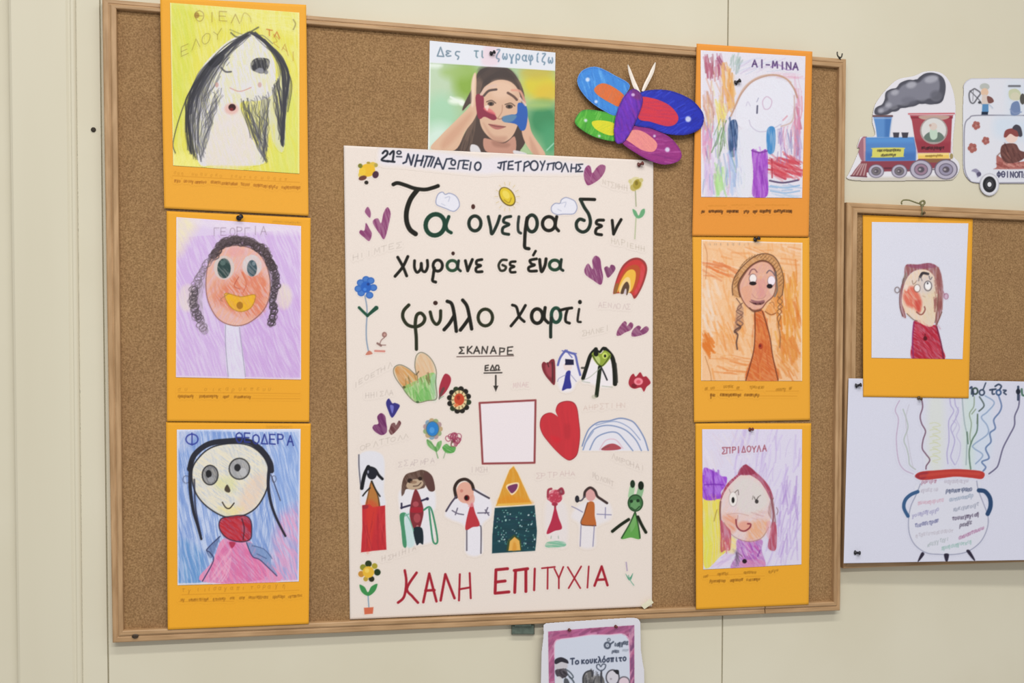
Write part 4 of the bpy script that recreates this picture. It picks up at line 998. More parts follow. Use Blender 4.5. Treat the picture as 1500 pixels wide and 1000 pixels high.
ring(545, 165, 46, 42, 4.8, '1f3f2c'); st(4.2, GD, [(602, 118), (595, 190), (616, 212)])
OG = '262a18'
p.at(*R3); st(5.0, OG, [(640, 510), (596, 560), (590, 620), (630, 680), (700, 697), (760, 668), (778, 620), (745, 580), (708, 600), (696, 680), (704, 780), (706, 890)])
p.E(870, 492, 20, 19, '3a221c'); st(4.8, OG, [(825, 570), (845, 640), (880, 676), (910, 640), (915, 560)])
st(5.2, BK, [(972, 478), (1010, 500), (1032, 590), (1050, 735)], [(1032, 600), (990, 670), (945, 722)], [(1105, 468), (1142, 520), (1165, 620), (1182, 715)], [(1162, 620), (1120, 680), (1085, 725)]); ring(1300, 617, 62, 72, 4.8, OG)
p.at(*R4); st(4.2, BK, [(180, 510), (215, 528), (240, 610), (282, 652)], [(292, 513), (240, 600), (168, 690)]); ring(393, 605, 48, 62, 5.2, BK); st(4.8, BK, [(462, 532), (455, 620), (488, 662)])
ring(556, 597, 40, 62, 5.2, '1c4434'); st(4.8, GD, [(515, 620), (510, 700), (510, 785)]); st(4.2, BK, [(588, 556), (640, 542), (692, 535)], [(655, 545), (640, 600), (640, 650), (672, 666)])
p.E(762, 484, 17, 19, BK); st(3.6, '24221c', [(755, 545), (745, 610), (744, 650), (768, 656)])

# "scan here" and the frame whose code is left out
p.part('scan_lettering', dil=2); p.at(*R3); K = '35302c'
st(2.0, K, [(1115, 874), (1080, 874), (1102, 900), (1074, 926), (1116, 926)], [(1148, 868), (1145, 926)], [(1184, 866), (1150, 900), (1184, 926)], [(1200, 926), (1226, 868), (1250, 926)], [(1210, 906), (1245, 906)], [(1270, 926), (1276, 868), (1310, 926), (1320, 868)], [(1345, 926), (1370, 868), (1392, 926)], [(1355, 906), (1386, 906)], sm=False)
p.at(*R4); st(1.9, K, [(70, 936), (72, 880), (112, 885), (106, 910), (72, 914)], [(182, 870), (140, 874), (138, 936), (184, 936)], [(138, 905), (172, 903)], sm=False)
st(1.5, '6a5652', [(-298, 955), (190, 947)], sm=False)
p.at(*R5); st(1.9, K, [(1326, 146), (1300, 150), (1298, 192), (1326, 190)], [(1300, 170), (1322, 168)], [(1342, 190), (1362, 146), (1380, 190), (1342, 190)], [(1384, 190), (1398, 188), (1386, 166), (1396, 147), (1412, 147), (1419, 166), (1408, 188), (1424, 187)], [(1290, 213), (1442, 210)], sm=False)
st(2.4, K, [(1390, 235), (1390, 345)], sm=False); p.F([(1368, 322), (1412, 322), (1390, 374)], K, 1, False)
p.part('scan_box', 'empty white square with a dark red hand drawn border')
qq = [(702.5, 590), (784.5, 586), (783, 677.5), (707, 678.8)]
p.F(qq, 'e9dfe4', 1, False, raw=True); p.S_(np.array(qq + qq[:1]), 3.0, '8e3d40', .95, False, raw=True)
# wish at the foot
p.part('wish_lettering', 'dark red capital letters along the bottom', dil=2); p.at(*RB); RD = 'a11e2e'
st(3.8, RD, [(315, 108), (322, 160), (312, 225), (285, 252)], [(368, 118), (325, 188), (350, 225), (374, 252)])
st(3.8, RD, [(398, 250), (425, 122), (457, 246)], [(408, 198), (448, 196)], [(476, 242), (497, 125), (538, 232)], sm=False); st(3.0, RD, [(562, 125), (558, 242)], [(606, 120), (611, 232)], [(560, 192), (608, 184)], sm=False)
st(4.4, RD, [(776, 100), (724, 105), (720, 210), (782, 204)], [(722, 160), (765, 155)], [(812, 108), (808, 206)], [(806, 108), (866, 100)], [(858, 102), (858, 202)], sm=False)
st(3.2, RD, [(898, 100), (895, 196)], sm=False); st(2.4, RD, [(930, 98), (988, 92)], [(956, 95), (955, 190)], [(986, 100), (1006, 142), (1026, 92)], [(1006, 142), (1006, 188)], [(1046, 93), (1102, 187)], [(1106, 90), (1050, 187)], [(1140, 90), (1134, 185)], sm=False)
st(3.6, RD, [(1166, 176), (1198, 90), (1224, 174)], [(1176, 150), (1215, 148)], sm=False)

# faint pencilled names
for i, (x0, y0, x1, y1, c, t) in enumerate([(515, 381, 590, 360, '8a8078', 6), (895, 356, 945, 368, '8a7f6a', 6), (876, 450, 925, 453, 'a08088', 6), (852, 492, 893, 484, '8a7f70', 5), (518, 568, 575, 535, '8a7f78', 6), (535, 583, 577, 578, '8a7f78', 5),
        (528, 660, 600, 640, '8a7f74', 7), (752, 568, 776, 566, 'b07a88', 3), (854, 600, 918, 596, 'b08a80', 7), (584, 684, 638, 678, '907c84', 6), (690, 692, 716, 690, '907c80', 3), (785, 700, 845, 696, 'a87f84', 6), (868, 700, 900, 712, '8f7f78', 5), (895, 672, 945, 690, '8f7f78', 6), (560, 822, 610, 805, '8f7f78', 6), (882, 270, 920, 280, '8f8070', 5)]):
    p.part('pencil_name', None, dil=3); p.tr = (0, 0, 1)
    p.text(''.join(p.rnd.choice('ΑΝΗΣΤΡΙΕΛΟΜ') for _ in range(t + 1)), x0, y0, x1, y1, 7, c, 1.0, .27, .14)


def motif(name, reg, label=None, dil=1):
    p.part(name, label, dil=dil); p.at(*reg)


motif('yellow_flower', R1, 'yellow and brown flower in the top corner')
p.E(230, 330, 26, 30, 'd8c060'); p.E(330, 245, 34, 26, 'd8b848'); p.E(285, 290, 66, 56, 'e6b832'); p.E(240, 300, 30, 34, 'e8c23c'); p.E(222, 252, 20, 20, '7a7a2c'); p.E(358, 246, 16, 18, 'b0a050'); p.E(292, 226, 16, 10, 'a89038'); p.E(354, 328, 27, 32, '4a2a3c', 20); p.E(243, 357, 36, 20, '6a3e34', -15); p.E(275, 396, 18, 17, '26201a')
HP = '87406f'
motif('heart_drawing', R1, 'small purple teardrop'); p.F([(287, 605), (312, 650), (306, 700), (272, 668), (262, 640)], '96587f')
motif('heart_drawing', R1, 'purple heart with a jagged left side'); p.F([(270, 745), (300, 790), (322, 840), (300, 900), (258, 872), (215, 832), (225, 805), (258, 808)], HP, tex=(60, .2))
motif('heart_drawing', R1, 'tall purple heart below the yellow flower'); p.F([(455, 608), (482, 650), (476, 720), (432, 880), (390, 840), (332, 750), (340, 715), (375, 705), (402, 745), (422, 660)], HP, tex=(70, .25))
for q, reg, lb in (([(880, 585), (875, 545), (895, 495), (930, 478), (955, 498), (990, 488), (1040, 508), (1070, 550), (1075, 600), (1040, 640), (1005, 640), (965, 622), (920, 605)], R1, 'white cloud beside the big first letter'),
                   ([(515, 632), (520, 600), (550, 575), (590, 575), (602, 545), (640, 525), (690, 540), (720, 560), (738, 610), (720, 655), (690, 668), (620, 668), (570, 672), (530, 657)], R2, 'white cloud near the end of the first line')):
    motif('cloud_drawing', reg, lb); p.F(q, 'e2e1ec'); p.S_(q, 1.3, '858cae', .85, True, True)
    cx = sum(v[0] for v in q) / len(q); cy = sum(v[1] for v in q) / len(q); p.S_([(cx - 20, cy - 30), (cx + 20, cy - 40), (cx + 10, cy)], 1, '9aa0bc', .6); p.S_([(cx - 50, cy + 20), (cx - 20, cy + 35)], 1, '9aa0bc', .5)
motif('sun_drawing', R2, 'yellow oval sun with short rays')
for i in range(14):
    a = i / 14 * 6.283; p.S_([(135 + 80 * math.cos(a), 517 + 100 * math.sin(a)), (135 + 105 * math.cos(a), 517 + 125 * math.sin(a))], 1, 'c8b070', .6, False)
p.E(135, 517, 92, 62, '6e5a22', 55); p.E(135, 515, 82, 52, 'dcc034', 55); p.E(125, 500, 40, 26, 'e8d25a', 55); p.S_([(110, 545), (150, 570), (170, 530)], 1.6, '9a7a24', .7)
motif('heart_drawing', R2, 'purple heart after the small heading'); p.F([(795, 335), (803, 280), (830, 248), (855, 262), (868, 315), (905, 268), (940, 242), (980, 252), (976, 302), (935, 362), (880, 402), (830, 420), (806, 385)], '8a3f6e', tex=(60, .2)); p.S_([(868, 315), (850, 380)], 1.2, 'b8709c', .6)
motif('flower_drawing', R2, 'yellow flower with thin stem at the upper right')
p.S_([(1240, 470), (1246, 600)], 1.5, '8a946c', .8); p.S_([(1246, 700), (1242, 760), (1235, 880)], 1.8, 'a9b48c', .8); p.E(1245, 405, 56, 58, 'd2c88a', 0, .7); p.E(1225, 440, 30, 30, 'b8a85a', 0, .9); p.E(1255, 410, 34, 44, 'a8963a', 20); p.E(1290, 375, 18, 18, 'c8bc7c'); p.E(1195, 385, 16, 18, 'cfc48c'); p.E(1250, 400, 14, 20, '7a6a24', 0, .8)
p.F([(1215, 625), (1228, 675), (1260, 705), (1300, 692), (1322, 655), (1318, 622), (1290, 635), (1268, 680), (1245, 640)], '5ca06e', .9)
motif('flower_drawing', R3, 'blue flower with two dark leaves at the left edge')
p.S_([(262, 430), (278, 520), (280, 600), (274, 700), (276, 810), (292, 905)], 2.0, '7f93ac', .9)
for x, y in ((225, 318), (272, 290), (312, 300), (335, 360), (302, 425), (230, 405), (205, 370)): p.E(x, y, 33, 30, '3f74c4', 0, .95); p.O(x, y, 28, 25, 1.1, '26509c', 0, .6)
p.E(272, 355, 46, 50, '2a62bc'); p.E(290, 330, 12, 12, '16347c', 0, .8); p.E(262, 375, 14, 14, '4c8ae0', 0, .8)
p.S_([(284, 602), (245, 565), (212, 532)], 4.2, '1f4f3c'); p.S_([(284, 602), (325, 565), (360, 535)], 5.4, '1d4a38', taper=(.7, 1.2)); p.F([(268, 940), (298, 902), (328, 930)], 'c2705c', .9); p.S_([(350, 905), (430, 908)], 3, 'cc7468', .8); p.S_([(430, 790), (402, 815), (395, 850), (440, 855)], 1.6, '8a6660', .8); p.S_([(370, 840), (400, 860)], 3.2, '7a5650', .8); p.E(430, 765, 22, 24, '8a5e58', 0, .85); p.E(432, 765, 10, 11, 'c49a90')
motif('heart_drawing', R4, 'large purple heart beside the rainbow'); p.F([(895, 85), (935, 110), (948, 190), (962, 270), (942, 335), (880, 300), (812, 250), (800, 205), (832, 152), (872, 200), (868, 125)], '85416f', tex=(75, .3))
motif('heart_drawing', R4, 'small purple heart touching the rainbow'); p.F([(972, 190), (995, 175), (1015, 188), (1030, 163), (1060, 172), (1064, 210), (1005, 275), (978, 225)], '7c4068', tex=(60, .2))
motif('rainbow_drawing', R4, 'red and yellow arch at the right edge')
p.F([(1048, 405), (1078, 280), (1128, 172), (1200, 112), (1270, 103), (1325, 140), (1342, 205), (1320, 300), (1280, 392), (1232, 456), (1192, 405), (1080, 410)], '9a3a3a')
p.F([(1060, 395), (1090, 280), (1140, 185), (1205, 130), (1270, 122), (1315, 160), (1325, 210), (1300, 310), (1262, 395), (1225, 430), (1195, 400)], 'c83a3a'); p.F([(1075, 395), (1105, 290), (1155, 200), (1215, 165), (1262, 170), (1282, 220), (1255, 330), (1215, 405), (1185, 400)], 'b8502c'); p.F([(1290, 160), (1320, 205), (1290, 330), (1245, 420), (1230, 400), (1275, 300)], 'd4525a', .7, tex=(70, .5))
p.F([(1052, 405), (1068, 330), (1095, 330), (1080, 405)], '8a6a34', .8); p.F([(1085, 400), (1115, 300), (1165, 222), (1212, 203), (1242, 230), (1238, 300), (1210, 380), (1180, 390), (1150, 300)], 'eab646'); p.F([(1100, 400), (1125, 315), (1165, 270), (1195, 290), (1190, 400)], 'f0cf8c'); p.F([(1112, 408), (1135, 340), (1168, 308), (1188, 350), (1172, 418), (1160, 418), (1160, 370), (1140, 410)], '5c4434'); p.F([(1140, 410), (1152, 370), (1162, 380), (1160, 415)], 'cdbfc6')
motif('heart_drawing', R4, 'slanting purple heart below the rainbow'); p.F([(1078, 770), (1090, 718), (1140, 652), (1165, 662), (1168, 690), (1198, 658), (1222, 680), (1204, 722), (1150, 748), (1110, 772)], '85406a', tex=(50, .25))
motif('heart_drawing', R4, 'slanting purple heart nearest the right edge'); p.F([(1208, 778), (1215, 728), (1260, 688), (1288, 700), (1282, 728), (1330, 692), (1357, 715), (1332, 752), (1262, 778)], '82406a', tex=(40, .25))

motif('leaf_drawing', R5, 'two lobed heart shape coloured orange above and green below')
lo = [(712, 468), (650, 425), (590, 345), (530, 262), (508, 200), (522, 158), (570, 142), (640, 175), (702, 225), (692, 150), (705, 65), (745, 35), (800, 58), (850, 118), (878, 200), (872, 300), (880, 430), (800, 452)]
p.F(lo, 'dccdb6'); p.F([(520, 180), (570, 150), (650, 190), (710, 240), (700, 300), (620, 340), (560, 290)], 'cf9a5e', .95, tex=(50, .5)); p.F([(700, 230), (700, 120), (745, 45), (810, 75), (855, 150), (850, 240), (760, 260)], 'd9b088', .85, tex=(70, .5)); p.F([(525, 170), (565, 155), (600, 230), (620, 330), (570, 290), (530, 230)], 'c88a50', .6, tex=(50, .4))
p.F([(590, 340), (700, 280), (760, 240), (870, 220), (862, 430), (800, 450), (715, 465), (650, 425)], '86bf6c', .9, tex=(80, .6)); p.clip_to(lo); p.hatch(620, 300, 850, 440, 30, 75, 110, 1.4, ['5fa04c', 'b8d8a0', '6fae58'], .7); p.F([(700, 440), (780, 330), (830, 400), (820, 450)], '58a84c', .5, tex=(60, .4)); p.hatch(600, 230, 830, 290, 14, 75, 60, 1.2, ['6a6034', '7a6a3c'], .7); p.clip_to(); p.E(600, 335, 14, 12, '4a4a1e', 0, .8)
p.F([(830, 260), (875, 230), (885, 430), (840, 440)], 'a8c8b0', .6, tex=(85, .4)); p.S_(lo, 1.4, '6e6a58', .8, True, True); p.S_([(705, 230), (725, 200)], 1.6, '5a4a34', .8); p.E(716, 462, 14, 10, '4a6a40')
motif('heart_drawing', R5, 'dark red drop'); p.F([(952, 220), (996, 240), (1002, 292), (962, 372), (910, 418), (900, 362), (916, 290)], 'a32e40'); p.F([(930, 340), (950, 350), (905, 440), (900, 410)], '5a4440', .8); p.S_([(905, 435), (940, 412)], 1.4, '7a9a80', .7)
motif('flower_drawing', R5, 'black edged flower with an orange middle')
for i in range(12):
    a = i / 12 * 6.283 + .2; p.E(1074 + 82 * math.cos(a), 445 + 96 * math.sin(a), 25, 24, '1f1c16' if i % 4 else '2c3a24')
p.E(1074, 445, 66, 84, 'e2cc9a'); 
for i in range(12):
    a = i / 12 * 6.283; p.S_([(1074 + 50 * math.cos(a), 445 + 60 * math.sin(a)), (1074 + 78 * math.cos(a), 445 + 92 * math.sin(a))], 1.4, '4a3a20', .8, False)
p.E(1075, 440, 44, 52, 'c4482a'); p.E(1068, 425, 16, 20, '9a2a1c', 0, .8); p.E(1050, 490, 20, 14, 'e07848', 0, .9)
motif('heart_drawing', R5, 'dark blue heart'); p.F([(468, 432), (498, 472), (522, 470), (562, 490), (545, 532), (496, 598), (460, 530), (444, 470)], '37327e'); p.F([(480, 490), (510, 500), (500, 560), (485, 530)], '7d7fd2', .8)
motif('heart_drawing', R5, 'dark purple heart at the left'); p.F([(400, 558), (436, 582), (446, 640), (452, 718), (410, 748), (360, 727), (328, 690), (340, 660), (378, 648), (368, 590)], '6c2c60', tex=(60, .2))
motif('heart_drawing', R5, 'dark brown heart'); p.F([(474, 695), (490, 650), (518, 642), (530, 660), (555, 623), (574, 648), (542, 702), (492, 745), (468, 712)], '66383c', tex=(50, .25))
motif('flower_drawing', R5, 'flower with a blue middle and green leaves')
p.S_([(870, 870), (892, 945)], 1.8, '7aa070', .9)
for i in range(11):
    a = i / 11 * 6.283; p.E(847 + 62 * math.cos(a), 695 + 70 * math.sin(a), 24, 24, ['b49a72', '8aa070', 'a88a8c', '7a98b0'][i % 4], 0, .9)
p.E(847, 695, 58, 66, 'a8a06a'); p.E(845, 694, 52, 62, '2b7cc6'); p.E(840, 705, 22, 26, '5aa2e2', 0, .7); p.O(845, 694, 54, 64, 1.2, '3a5a70', 0, .7)
p.F([(795, 785), (832, 800), (866, 850), (890, 808), (922, 798), (918, 842), (885, 890), (838, 870), (800, 832)], '60a354', tex=(60, .3)); p.S_([(800, 790), (866, 850), (880, 888)], 1.1, '3a6a34', .6)
motif('flower_drawing', R5, 'small red scribbled flower with a green leaf')
p.S_([(960, 880), (940, 945)], 1.4, '8aa080', .8); p.curls([(985, 770), (1030, 750), (1065, 790), (1030, 825)], 26, 14, 1.3, '9a3c58', .8); p.E(1020, 798, 18, 16, '7a2440', 0, .7); p.F([(930, 850), (965, 822), (1000, 845), (1045, 850), (1030, 895), (975, 905), (940, 880)], '4f9c46', tex=(30, .3)); p.S_([(1000, 850), (1015, 800)], 1.2, '5a7a4a', .8)

motif('heart_drawing', R6, 'big bright red heart')
hb = [(412, 750), (393, 690), (400, 630), (430, 592), (480, 578), (522, 597), (540, 610), (522, 560), (545, 505), (605, 483), (665, 493), (697, 540), (712, 640), (722, 750), (712, 860), (692, 930), (640, 968), (590, 948), (520, 885), (450, 805)]
p.F(hb, '9a2a34'); p.F([((x - 565) * .965 + 565, (y - 725) * .97 + 725) for x, y in hb], 'c8323c', tex=(85, .12, 3, 40)); p.F([(590, 680), (640, 680), (640, 780), (595, 780)], 'a82a34', .35, aa=5); p.F([(480, 770), (560, 790), (530, 830)], 'd82030', .5, aa=5)
motif('heart_drawing', R6, 'half heart beside the girl in blue'); p.F([(488, 145), (516, 165), (516, 348), (465, 312), (422, 250), (408, 192), (425, 165), (455, 175)], '7e2a34'); p.F([(440, 190), (490, 190), (490, 290), (450, 260)], 'b0505a', .7, aa=3); p.S_([(455, 172), (465, 205)], 1.6, '3a1a1a', .8); p.S_([(495, 170), (498, 330)], 2.2, '3a2024', .6)
motif('girl_drawing', R6, 'girl in a blue dress with blue hair')
p.F([(600, 80), (680, 110), (725, 280), (690, 330), (650, 400), (570, 400), (530, 300), (540, 180)], 'e8e4ee', .8, aa=4)
st(3.2, '6167ac', [(602, 74), (560, 130), (540, 192)], [(600, 78), (650, 95), (682, 112), (700, 190), (722, 272)]); st(1.6, '6167ac', [(575, 75), (600, 82), (690, 98)], [(615, 70), (625, 95), (655, 130)]); p.E(620, 200, 36, 40, 'e6d6d4'); p.F([(600, 142), (668, 148), (670, 190), (598, 192)], '1a1a3c', 1, False); p.E(590, 170, 10, 12, 'e8e4f0')
p.F([(608, 250), (642, 240), (640, 300), (650, 375), (612, 385), (574, 398), (590, 330)], '33358e'); st(1.1, '8a8ab0', [(605, 270), (550, 300), (538, 325)], [(645, 270), (690, 325)], a=.8)
motif('girl_drawing', R6, 'girl with long black hair and a green heart face')
p.F([(845, 130), (940, 110), (985, 200), (985, 350), (900, 370), (800, 340), (740, 325), (770, 220)], 'ece6ec', .85, aa=4)
st(5.5, '12160f', [(850, 62), (805, 115), (775, 205), (745, 300)]); st(6.5, '15180f', [(925, 62), (980, 125), (1000, 220), (1005, 345)]); st(3, '2a2a26', [(1010, 180), (1018, 260), (1022, 330)], [(735, 215), (760, 215)], a=.8); st(3.5, '12160f', [(845, 60), (880, 85), (912, 52), (950, 78)])
p.F([(815, 105), (850, 78), (888, 100), (922, 72), (972, 110), (945, 165), (892, 208), (842, 165)], '8fa23c'); p.F([(840, 110), (880, 130), (880, 180), (850, 160)], 'c4d084', .8); p.E(850, 98, 20, 24, '11130c'); p.E(922, 115, 22, 26, 'c8d86a'); p.E(924, 118, 10, 12, '1a1c0f'); p.S_([(820, 110), (892, 200), (965, 115)], 1.3, '2c3416', .8)
st(5.8, '1a2412', [(882, 210), (872, 300), (855, 440)]); st(2.4, '2a2a30', [(895, 215), (915, 255), (940, 312)]); st(1.2, 'a8b0a0', [(885, 215), (800, 290), (735, 320), (800, 335)], [(900, 362), (985, 372)], a=.8); p.E(835, 450, 22, 18, 'a8a890', 0, .5)
motif('flower_drawing', R6, 'red star shaped flower at the right edge')
p.F([(1115, 335), (1130, 285), (1155, 262), (1175, 285), (1210, 250), (1235, 285), (1262, 285), (1295, 335), (1262, 370), (1240, 408), (1215, 375), (1165, 385), (1130, 370)], 'a42a3a'); p.E(1160, 360, 22, 18, '6a1420', 0, .7); p.E(1196, 325, 36, 30, 'ee8a98'); p.E(1196, 328, 18, 15, 'd85a6a')
motif('rainbow_drawing', R6, 'white rainbow outlined in blue at the right edge')
p.F([(740, 870), (800, 705), (870, 655), (1040, 622), (1170, 668), (1240, 780), (1278, 888), (742, 888)], 'e0dfea', .95, False)
st(2.0, '7f8fb6', [(738, 850), (765, 770), (800, 705), (870, 657), (960, 645), (1040, 625), (1110, 635), (1170, 670), (1240, 780), (1275, 886)]); st(1.9, '8797bc', [(745, 880), (780, 790), (840, 710), (950, 682), (1080, 715), (1170, 795), (1220, 888)], [(800, 880), (850, 785), (940, 742), (1020, 742), (1080, 800), (1150, 888)]); st(1.4, '94a2c4', [(850, 680), (1000, 650), (1120, 700), (1210, 800)], [(760, 830), (830, 730)]); st(1.4, 'd8a8b8', [(880, 880), (930, 805), (1010, 800), (1070, 870)], a=.7)
p.F([(893, 882), (940, 840), (1000, 832), (1056, 868), (1000, 884)], 'ac4c56'); p.S_([(900, 875), (960, 850)], 1.4, '6a4a4c', .6)

motif('girl_drawing', R7, 'black haired girl in a long red skirt')
p.F([(215, 35), (415, 40), (425, 340), (430, 480), (240, 470), (225, 330)], 'dedee8', .9, aa=3); st(2, '6a6874', [(210, 35), (212, 150), (228, 330)]); st(5.4, '15161c', [(292, 138), (258, 210), (235, 322)]); st(4.2, '15161c', [(285, 145), (320, 148), (352, 165), (380, 210), (412, 242)])
p.E(322, 196, 44, 52, '1c1e2a'); p.E(290, 182, 7, 14, 'b0b0c4', 0, .8); p.F([(318, 262), (285, 380), (270, 500), (388, 500), (372, 380)], 'b3753a'); p.S_([(318, 262), (372, 380), (388, 485)], 1.8, '3a2a1c', .8); p.S_([(318, 262), (290, 380), (275, 480)], 1.4, '5a3a1c', .7); st(2.2, '2a261e', [(322, 262), (352, 330), (392, 392)], [(305, 320), (270, 355), (244, 388)])
p.F([(238, 470), (300, 460), (330, 485), (380, 478), (436, 470), (440, 650), (448, 852), (340, 862), (228, 876), (240, 650)], 'be2c34', 1, False); p.F([(275, 450), (370, 460), (360, 560), (300, 840), (280, 840)], 'd8402c', .5, aa=6); p.clip_to([(240, 470), (436, 470), (440, 650), (448, 850), (340, 860), (230, 872), (240, 650)], False); p.hatch(245, 560, 440, 850, 26, 88, 200, 1.6, ['a02430', 'd84848'], .5); p.clip_to(); p.F([(245, 470), (290, 470), (285, 495), (245, 500)], '8a2838', .7)
motif('girl_drawing', R7, 'brown haired figure in dark red between green posts')
p.F([(560, 350), (700, 330), (850, 330), (870, 480), (830, 560), (860, 760), (720, 810), (600, 810), (570, 560)], 'e4e2ea', .9, aa=4); p.F([(610, 560), (680, 560), (690, 800), (620, 810)], 'b8d8d8', .7, aa=3)
p.F([(578, 385), (582, 280), (615, 205), (690, 180), (760, 165), (830, 205), (865, 320), (850, 350), (815, 345), (785, 300), (770, 320), (700, 335), (620, 330), (600, 370)], '5a4036', 1, tex=(60, .15)); p.E(692, 290, 75, 44, 'bda58c', -12); p.F([(770, 190), (840, 215), (865, 330), (820, 345), (785, 280)], '5c3c38'); p.E(650, 258, 22, 20, '2c1c16'); p.E(738, 240, 18, 16, '2c1c16'); p.E(680, 270, 30, 14, '8a6a54', 0, .7); p.S_([(680, 305), (720, 300), (745, 275)], 1.4, '3a2620', .8)
p.F([(700, 330), (740, 400), (768, 520), (745, 640), (722, 690), (680, 670), (655, 600), (648, 520), (670, 400)], '7e2c34'); p.E(700, 460, 26, 24, 'c8606a', 0, .6); p.E(712, 580, 30, 40, 'c05a62', 0, .6); p.E(715, 655, 12, 14, 'e0a0a0', 0, .6); p.F([(665, 490), (755, 490), (750, 530), (660, 530)], 'b01c30', .7)
st(2.8, '34304a', [(650, 470), (575, 492)], [(578, 455), (578, 495)], [(750, 430), (800, 412)]); p.E(800, 414, 14, 14, '34304a'); p.F([(680, 672), (755, 668), (765, 800), (735, 795), (705, 808)], '16242e')
p.F([(562, 552), (612, 535), (600, 600), (622, 812), (590, 818), (575, 680)], '3f8a62', .95); st(1.4, '6aa890', [(612, 540), (650, 600), (680, 690)], [(640, 545), (610, 560)]); st(2.6, '3f8a66', [(770, 510), (825, 488), (862, 610), (888, 778), (852, 785), (830, 640), (815, 500)])
motif('girl_drawing', R7, 'singing girl with dark braids and a red dress')
p.F([(1050, 400), (1200, 330), (1340, 420), (1345, 560), (1270, 650), (1270, 880), (1135, 880), (1130, 660), (1000, 590), (955, 540)], 'e4e2ee', .85, aa=4)
p.E(1125, 360, 75, 92, 'dfa896'); p.F([(1150, 400), (1200, 380), (1205, 440), (1165, 470), (1130, 440)], 'dc9c8c', .8); st(4.6, '33241e', [(1048, 400), (1036, 320), (1070, 262), (1130, 246), (1180, 280), (1198, 330)]); st(2.6, '4e4658', [(1048, 395), (1005, 450), (962, 520)]); st(2.8, '4a4452', [(1198, 332), (1265, 372), (1332, 408)]); p.E(1095, 345, 14, 14, 'c4786c', 0, .8); p.E(1140, 406, 24, 26, '7a1c20'); p.E(1136, 406, 14, 18, '1c0c0c')
p.F([(1182, 450), (1215, 540), (1252, 640), (1190, 658), (1130, 682), (1140, 580)], 'b8343e'); p.F([(1150, 480), (1190, 440), (1200, 480)], 'e09aa0', .7); st(1.8, '6a6478', [(1112, 550), (1060, 540), (1015, 515)], [(1060, 495), (1042, 550)], [(1235, 536), (1330, 534)], [(1300, 510), (1330, 555)], [(1320, 490), (1300, 540)]); st(2.0, '6a6470', [(1140, 685), (1140, 858)], [(1255, 645), (1264, 680), (1262, 882)])
motif('house_drawing', R8, 'tall house with an orange roof and dark green walls')
roof = [(190, 132), (225, 190), (345, 455), (190, 470), (38, 475), (100, 300), (155, 165)]
p.F(roof, 'f0d088', .8, False, aa=5); p.F(roof, 'd6952e', 1, False, (80, .15)); p.S_([(60, 465), (335, 450)], 2.6, 'e8c060', .9); p.F([(60, 440), (150, 380), (330, 430), (330, 455)], 'e08a20', .5, aa=6); p.F([(125, 310), (150, 285), (232, 275), (226, 335), (178, 382), (148, 350)], 'f0d8b0'); p.F([(138, 315), (160, 298), (222, 286), (216, 330), (178, 366), (152, 345)], '743560')
p.F([(28, 492), (372, 470), (392, 690), (384, 800), (376, 862), (4, 884), (6, 740), (18, 600)], '17404a', 1, False); p.clip_to([(30, 494), (370, 472), (390, 690), (382, 800), (374, 860), (8, 882), (8, 740), (20, 600)], False); p.hatch(20, 500, 380, 860, 50, 5, 90, 2, ['102c30', '1f545c', '23304c'], .5); p.clip_to()
for i in range(90): p.E(p.rnd.uniform(30, 375), p.rnd.uniform(500, 850), p.rnd.uniform(3, 8), p.rnd.uniform(3, 8), p.rnd.choice(['b8dcd4', '7fb4a8', 'd8e4e8', '4a9088']), 0, .75)
p.F([(128, 862), (140, 770), (195, 722), (252, 765), (262, 858)], '3a4a24', .9, False); p.F([(146, 862), (158, 780), (198, 742), (240, 775), (250, 858)], 'e2ac54', 1, False); p.F([(180, 860), (190, 790), (210, 800), (215, 855)], 'd08828', .6, aa=3)
motif('doll_drawing', R8, 'red doll with round ears'); p.F([(480, 430), (640, 470), (640, 820), (480, 720)], 'e2dce4', .5, aa=6)
p.E(550, 395, 62, 62, 'dc8a96'); p.curls([(505, 400), (560, 370), (590, 420), (530, 420), (550, 400)], 22, 16, 1.8, 'b83a50', .8); st(3.4, 'a03a4c', [(485, 395), (490, 340), (515, 328)], [(575, 345), (605, 325), (620, 365), (590, 375)]); p.E(600, 352, 18, 24, '7a3040', 0, .7); p.E(545, 460, 26, 16, 'a83048')
st(3, '9a3040', [(548, 465), (548, 520)]); p.F([(548, 490), (580, 580), (607, 668), (545, 690), (475, 714), (515, 600)], 'b22c48'); p.F([(475, 790), (560, 775), (635, 790), (625, 825), (475, 832)], '74b494', .9, tex=(5, .5)); st(1, '9ab0a0', [(515, 735), (512, 755)], [(575, 735), (578, 755)])
motif('girl_drawing', R8, 'girl in an orange dress with a bobble in her braid')
p.F([(800, 440), (1000, 440), (1030, 580), (900, 660), (890, 820), (765, 820), (760, 640), (690, 560)], 'e4e2ee', .6, aa=5)
p.E(855, 378, 45, 56, 'd8a2a0'); st(3.8, '3e2e2c', [(800, 395), (808, 350), (850, 318), (892, 345), (912, 392), (950, 420), (995, 450)]); st(2.2, '5a5460', [(800, 395), (778, 425), (752, 432)]); p.E(738, 416, 19, 31, '26262e'); p.F([(828, 448), (884, 448), (890, 560), (900, 645), (830, 642), (772, 632), (800, 540)], 'ba6630'); st(1.5, '5a3020', [(828, 448), (800, 540), (774, 632), (900, 645)], a=.8); st(1.4, '7d7aa0', [(785, 528), (735, 500), (692, 480)], [(910, 546), (1032, 552)], [(982, 490), (980, 580)], [(772, 640), (768, 730), (764, 822)], [(886, 645), (880, 740), (874, 822)], a=.85)
motif('creature_drawing', R8, 'green creature with two eye stalks')
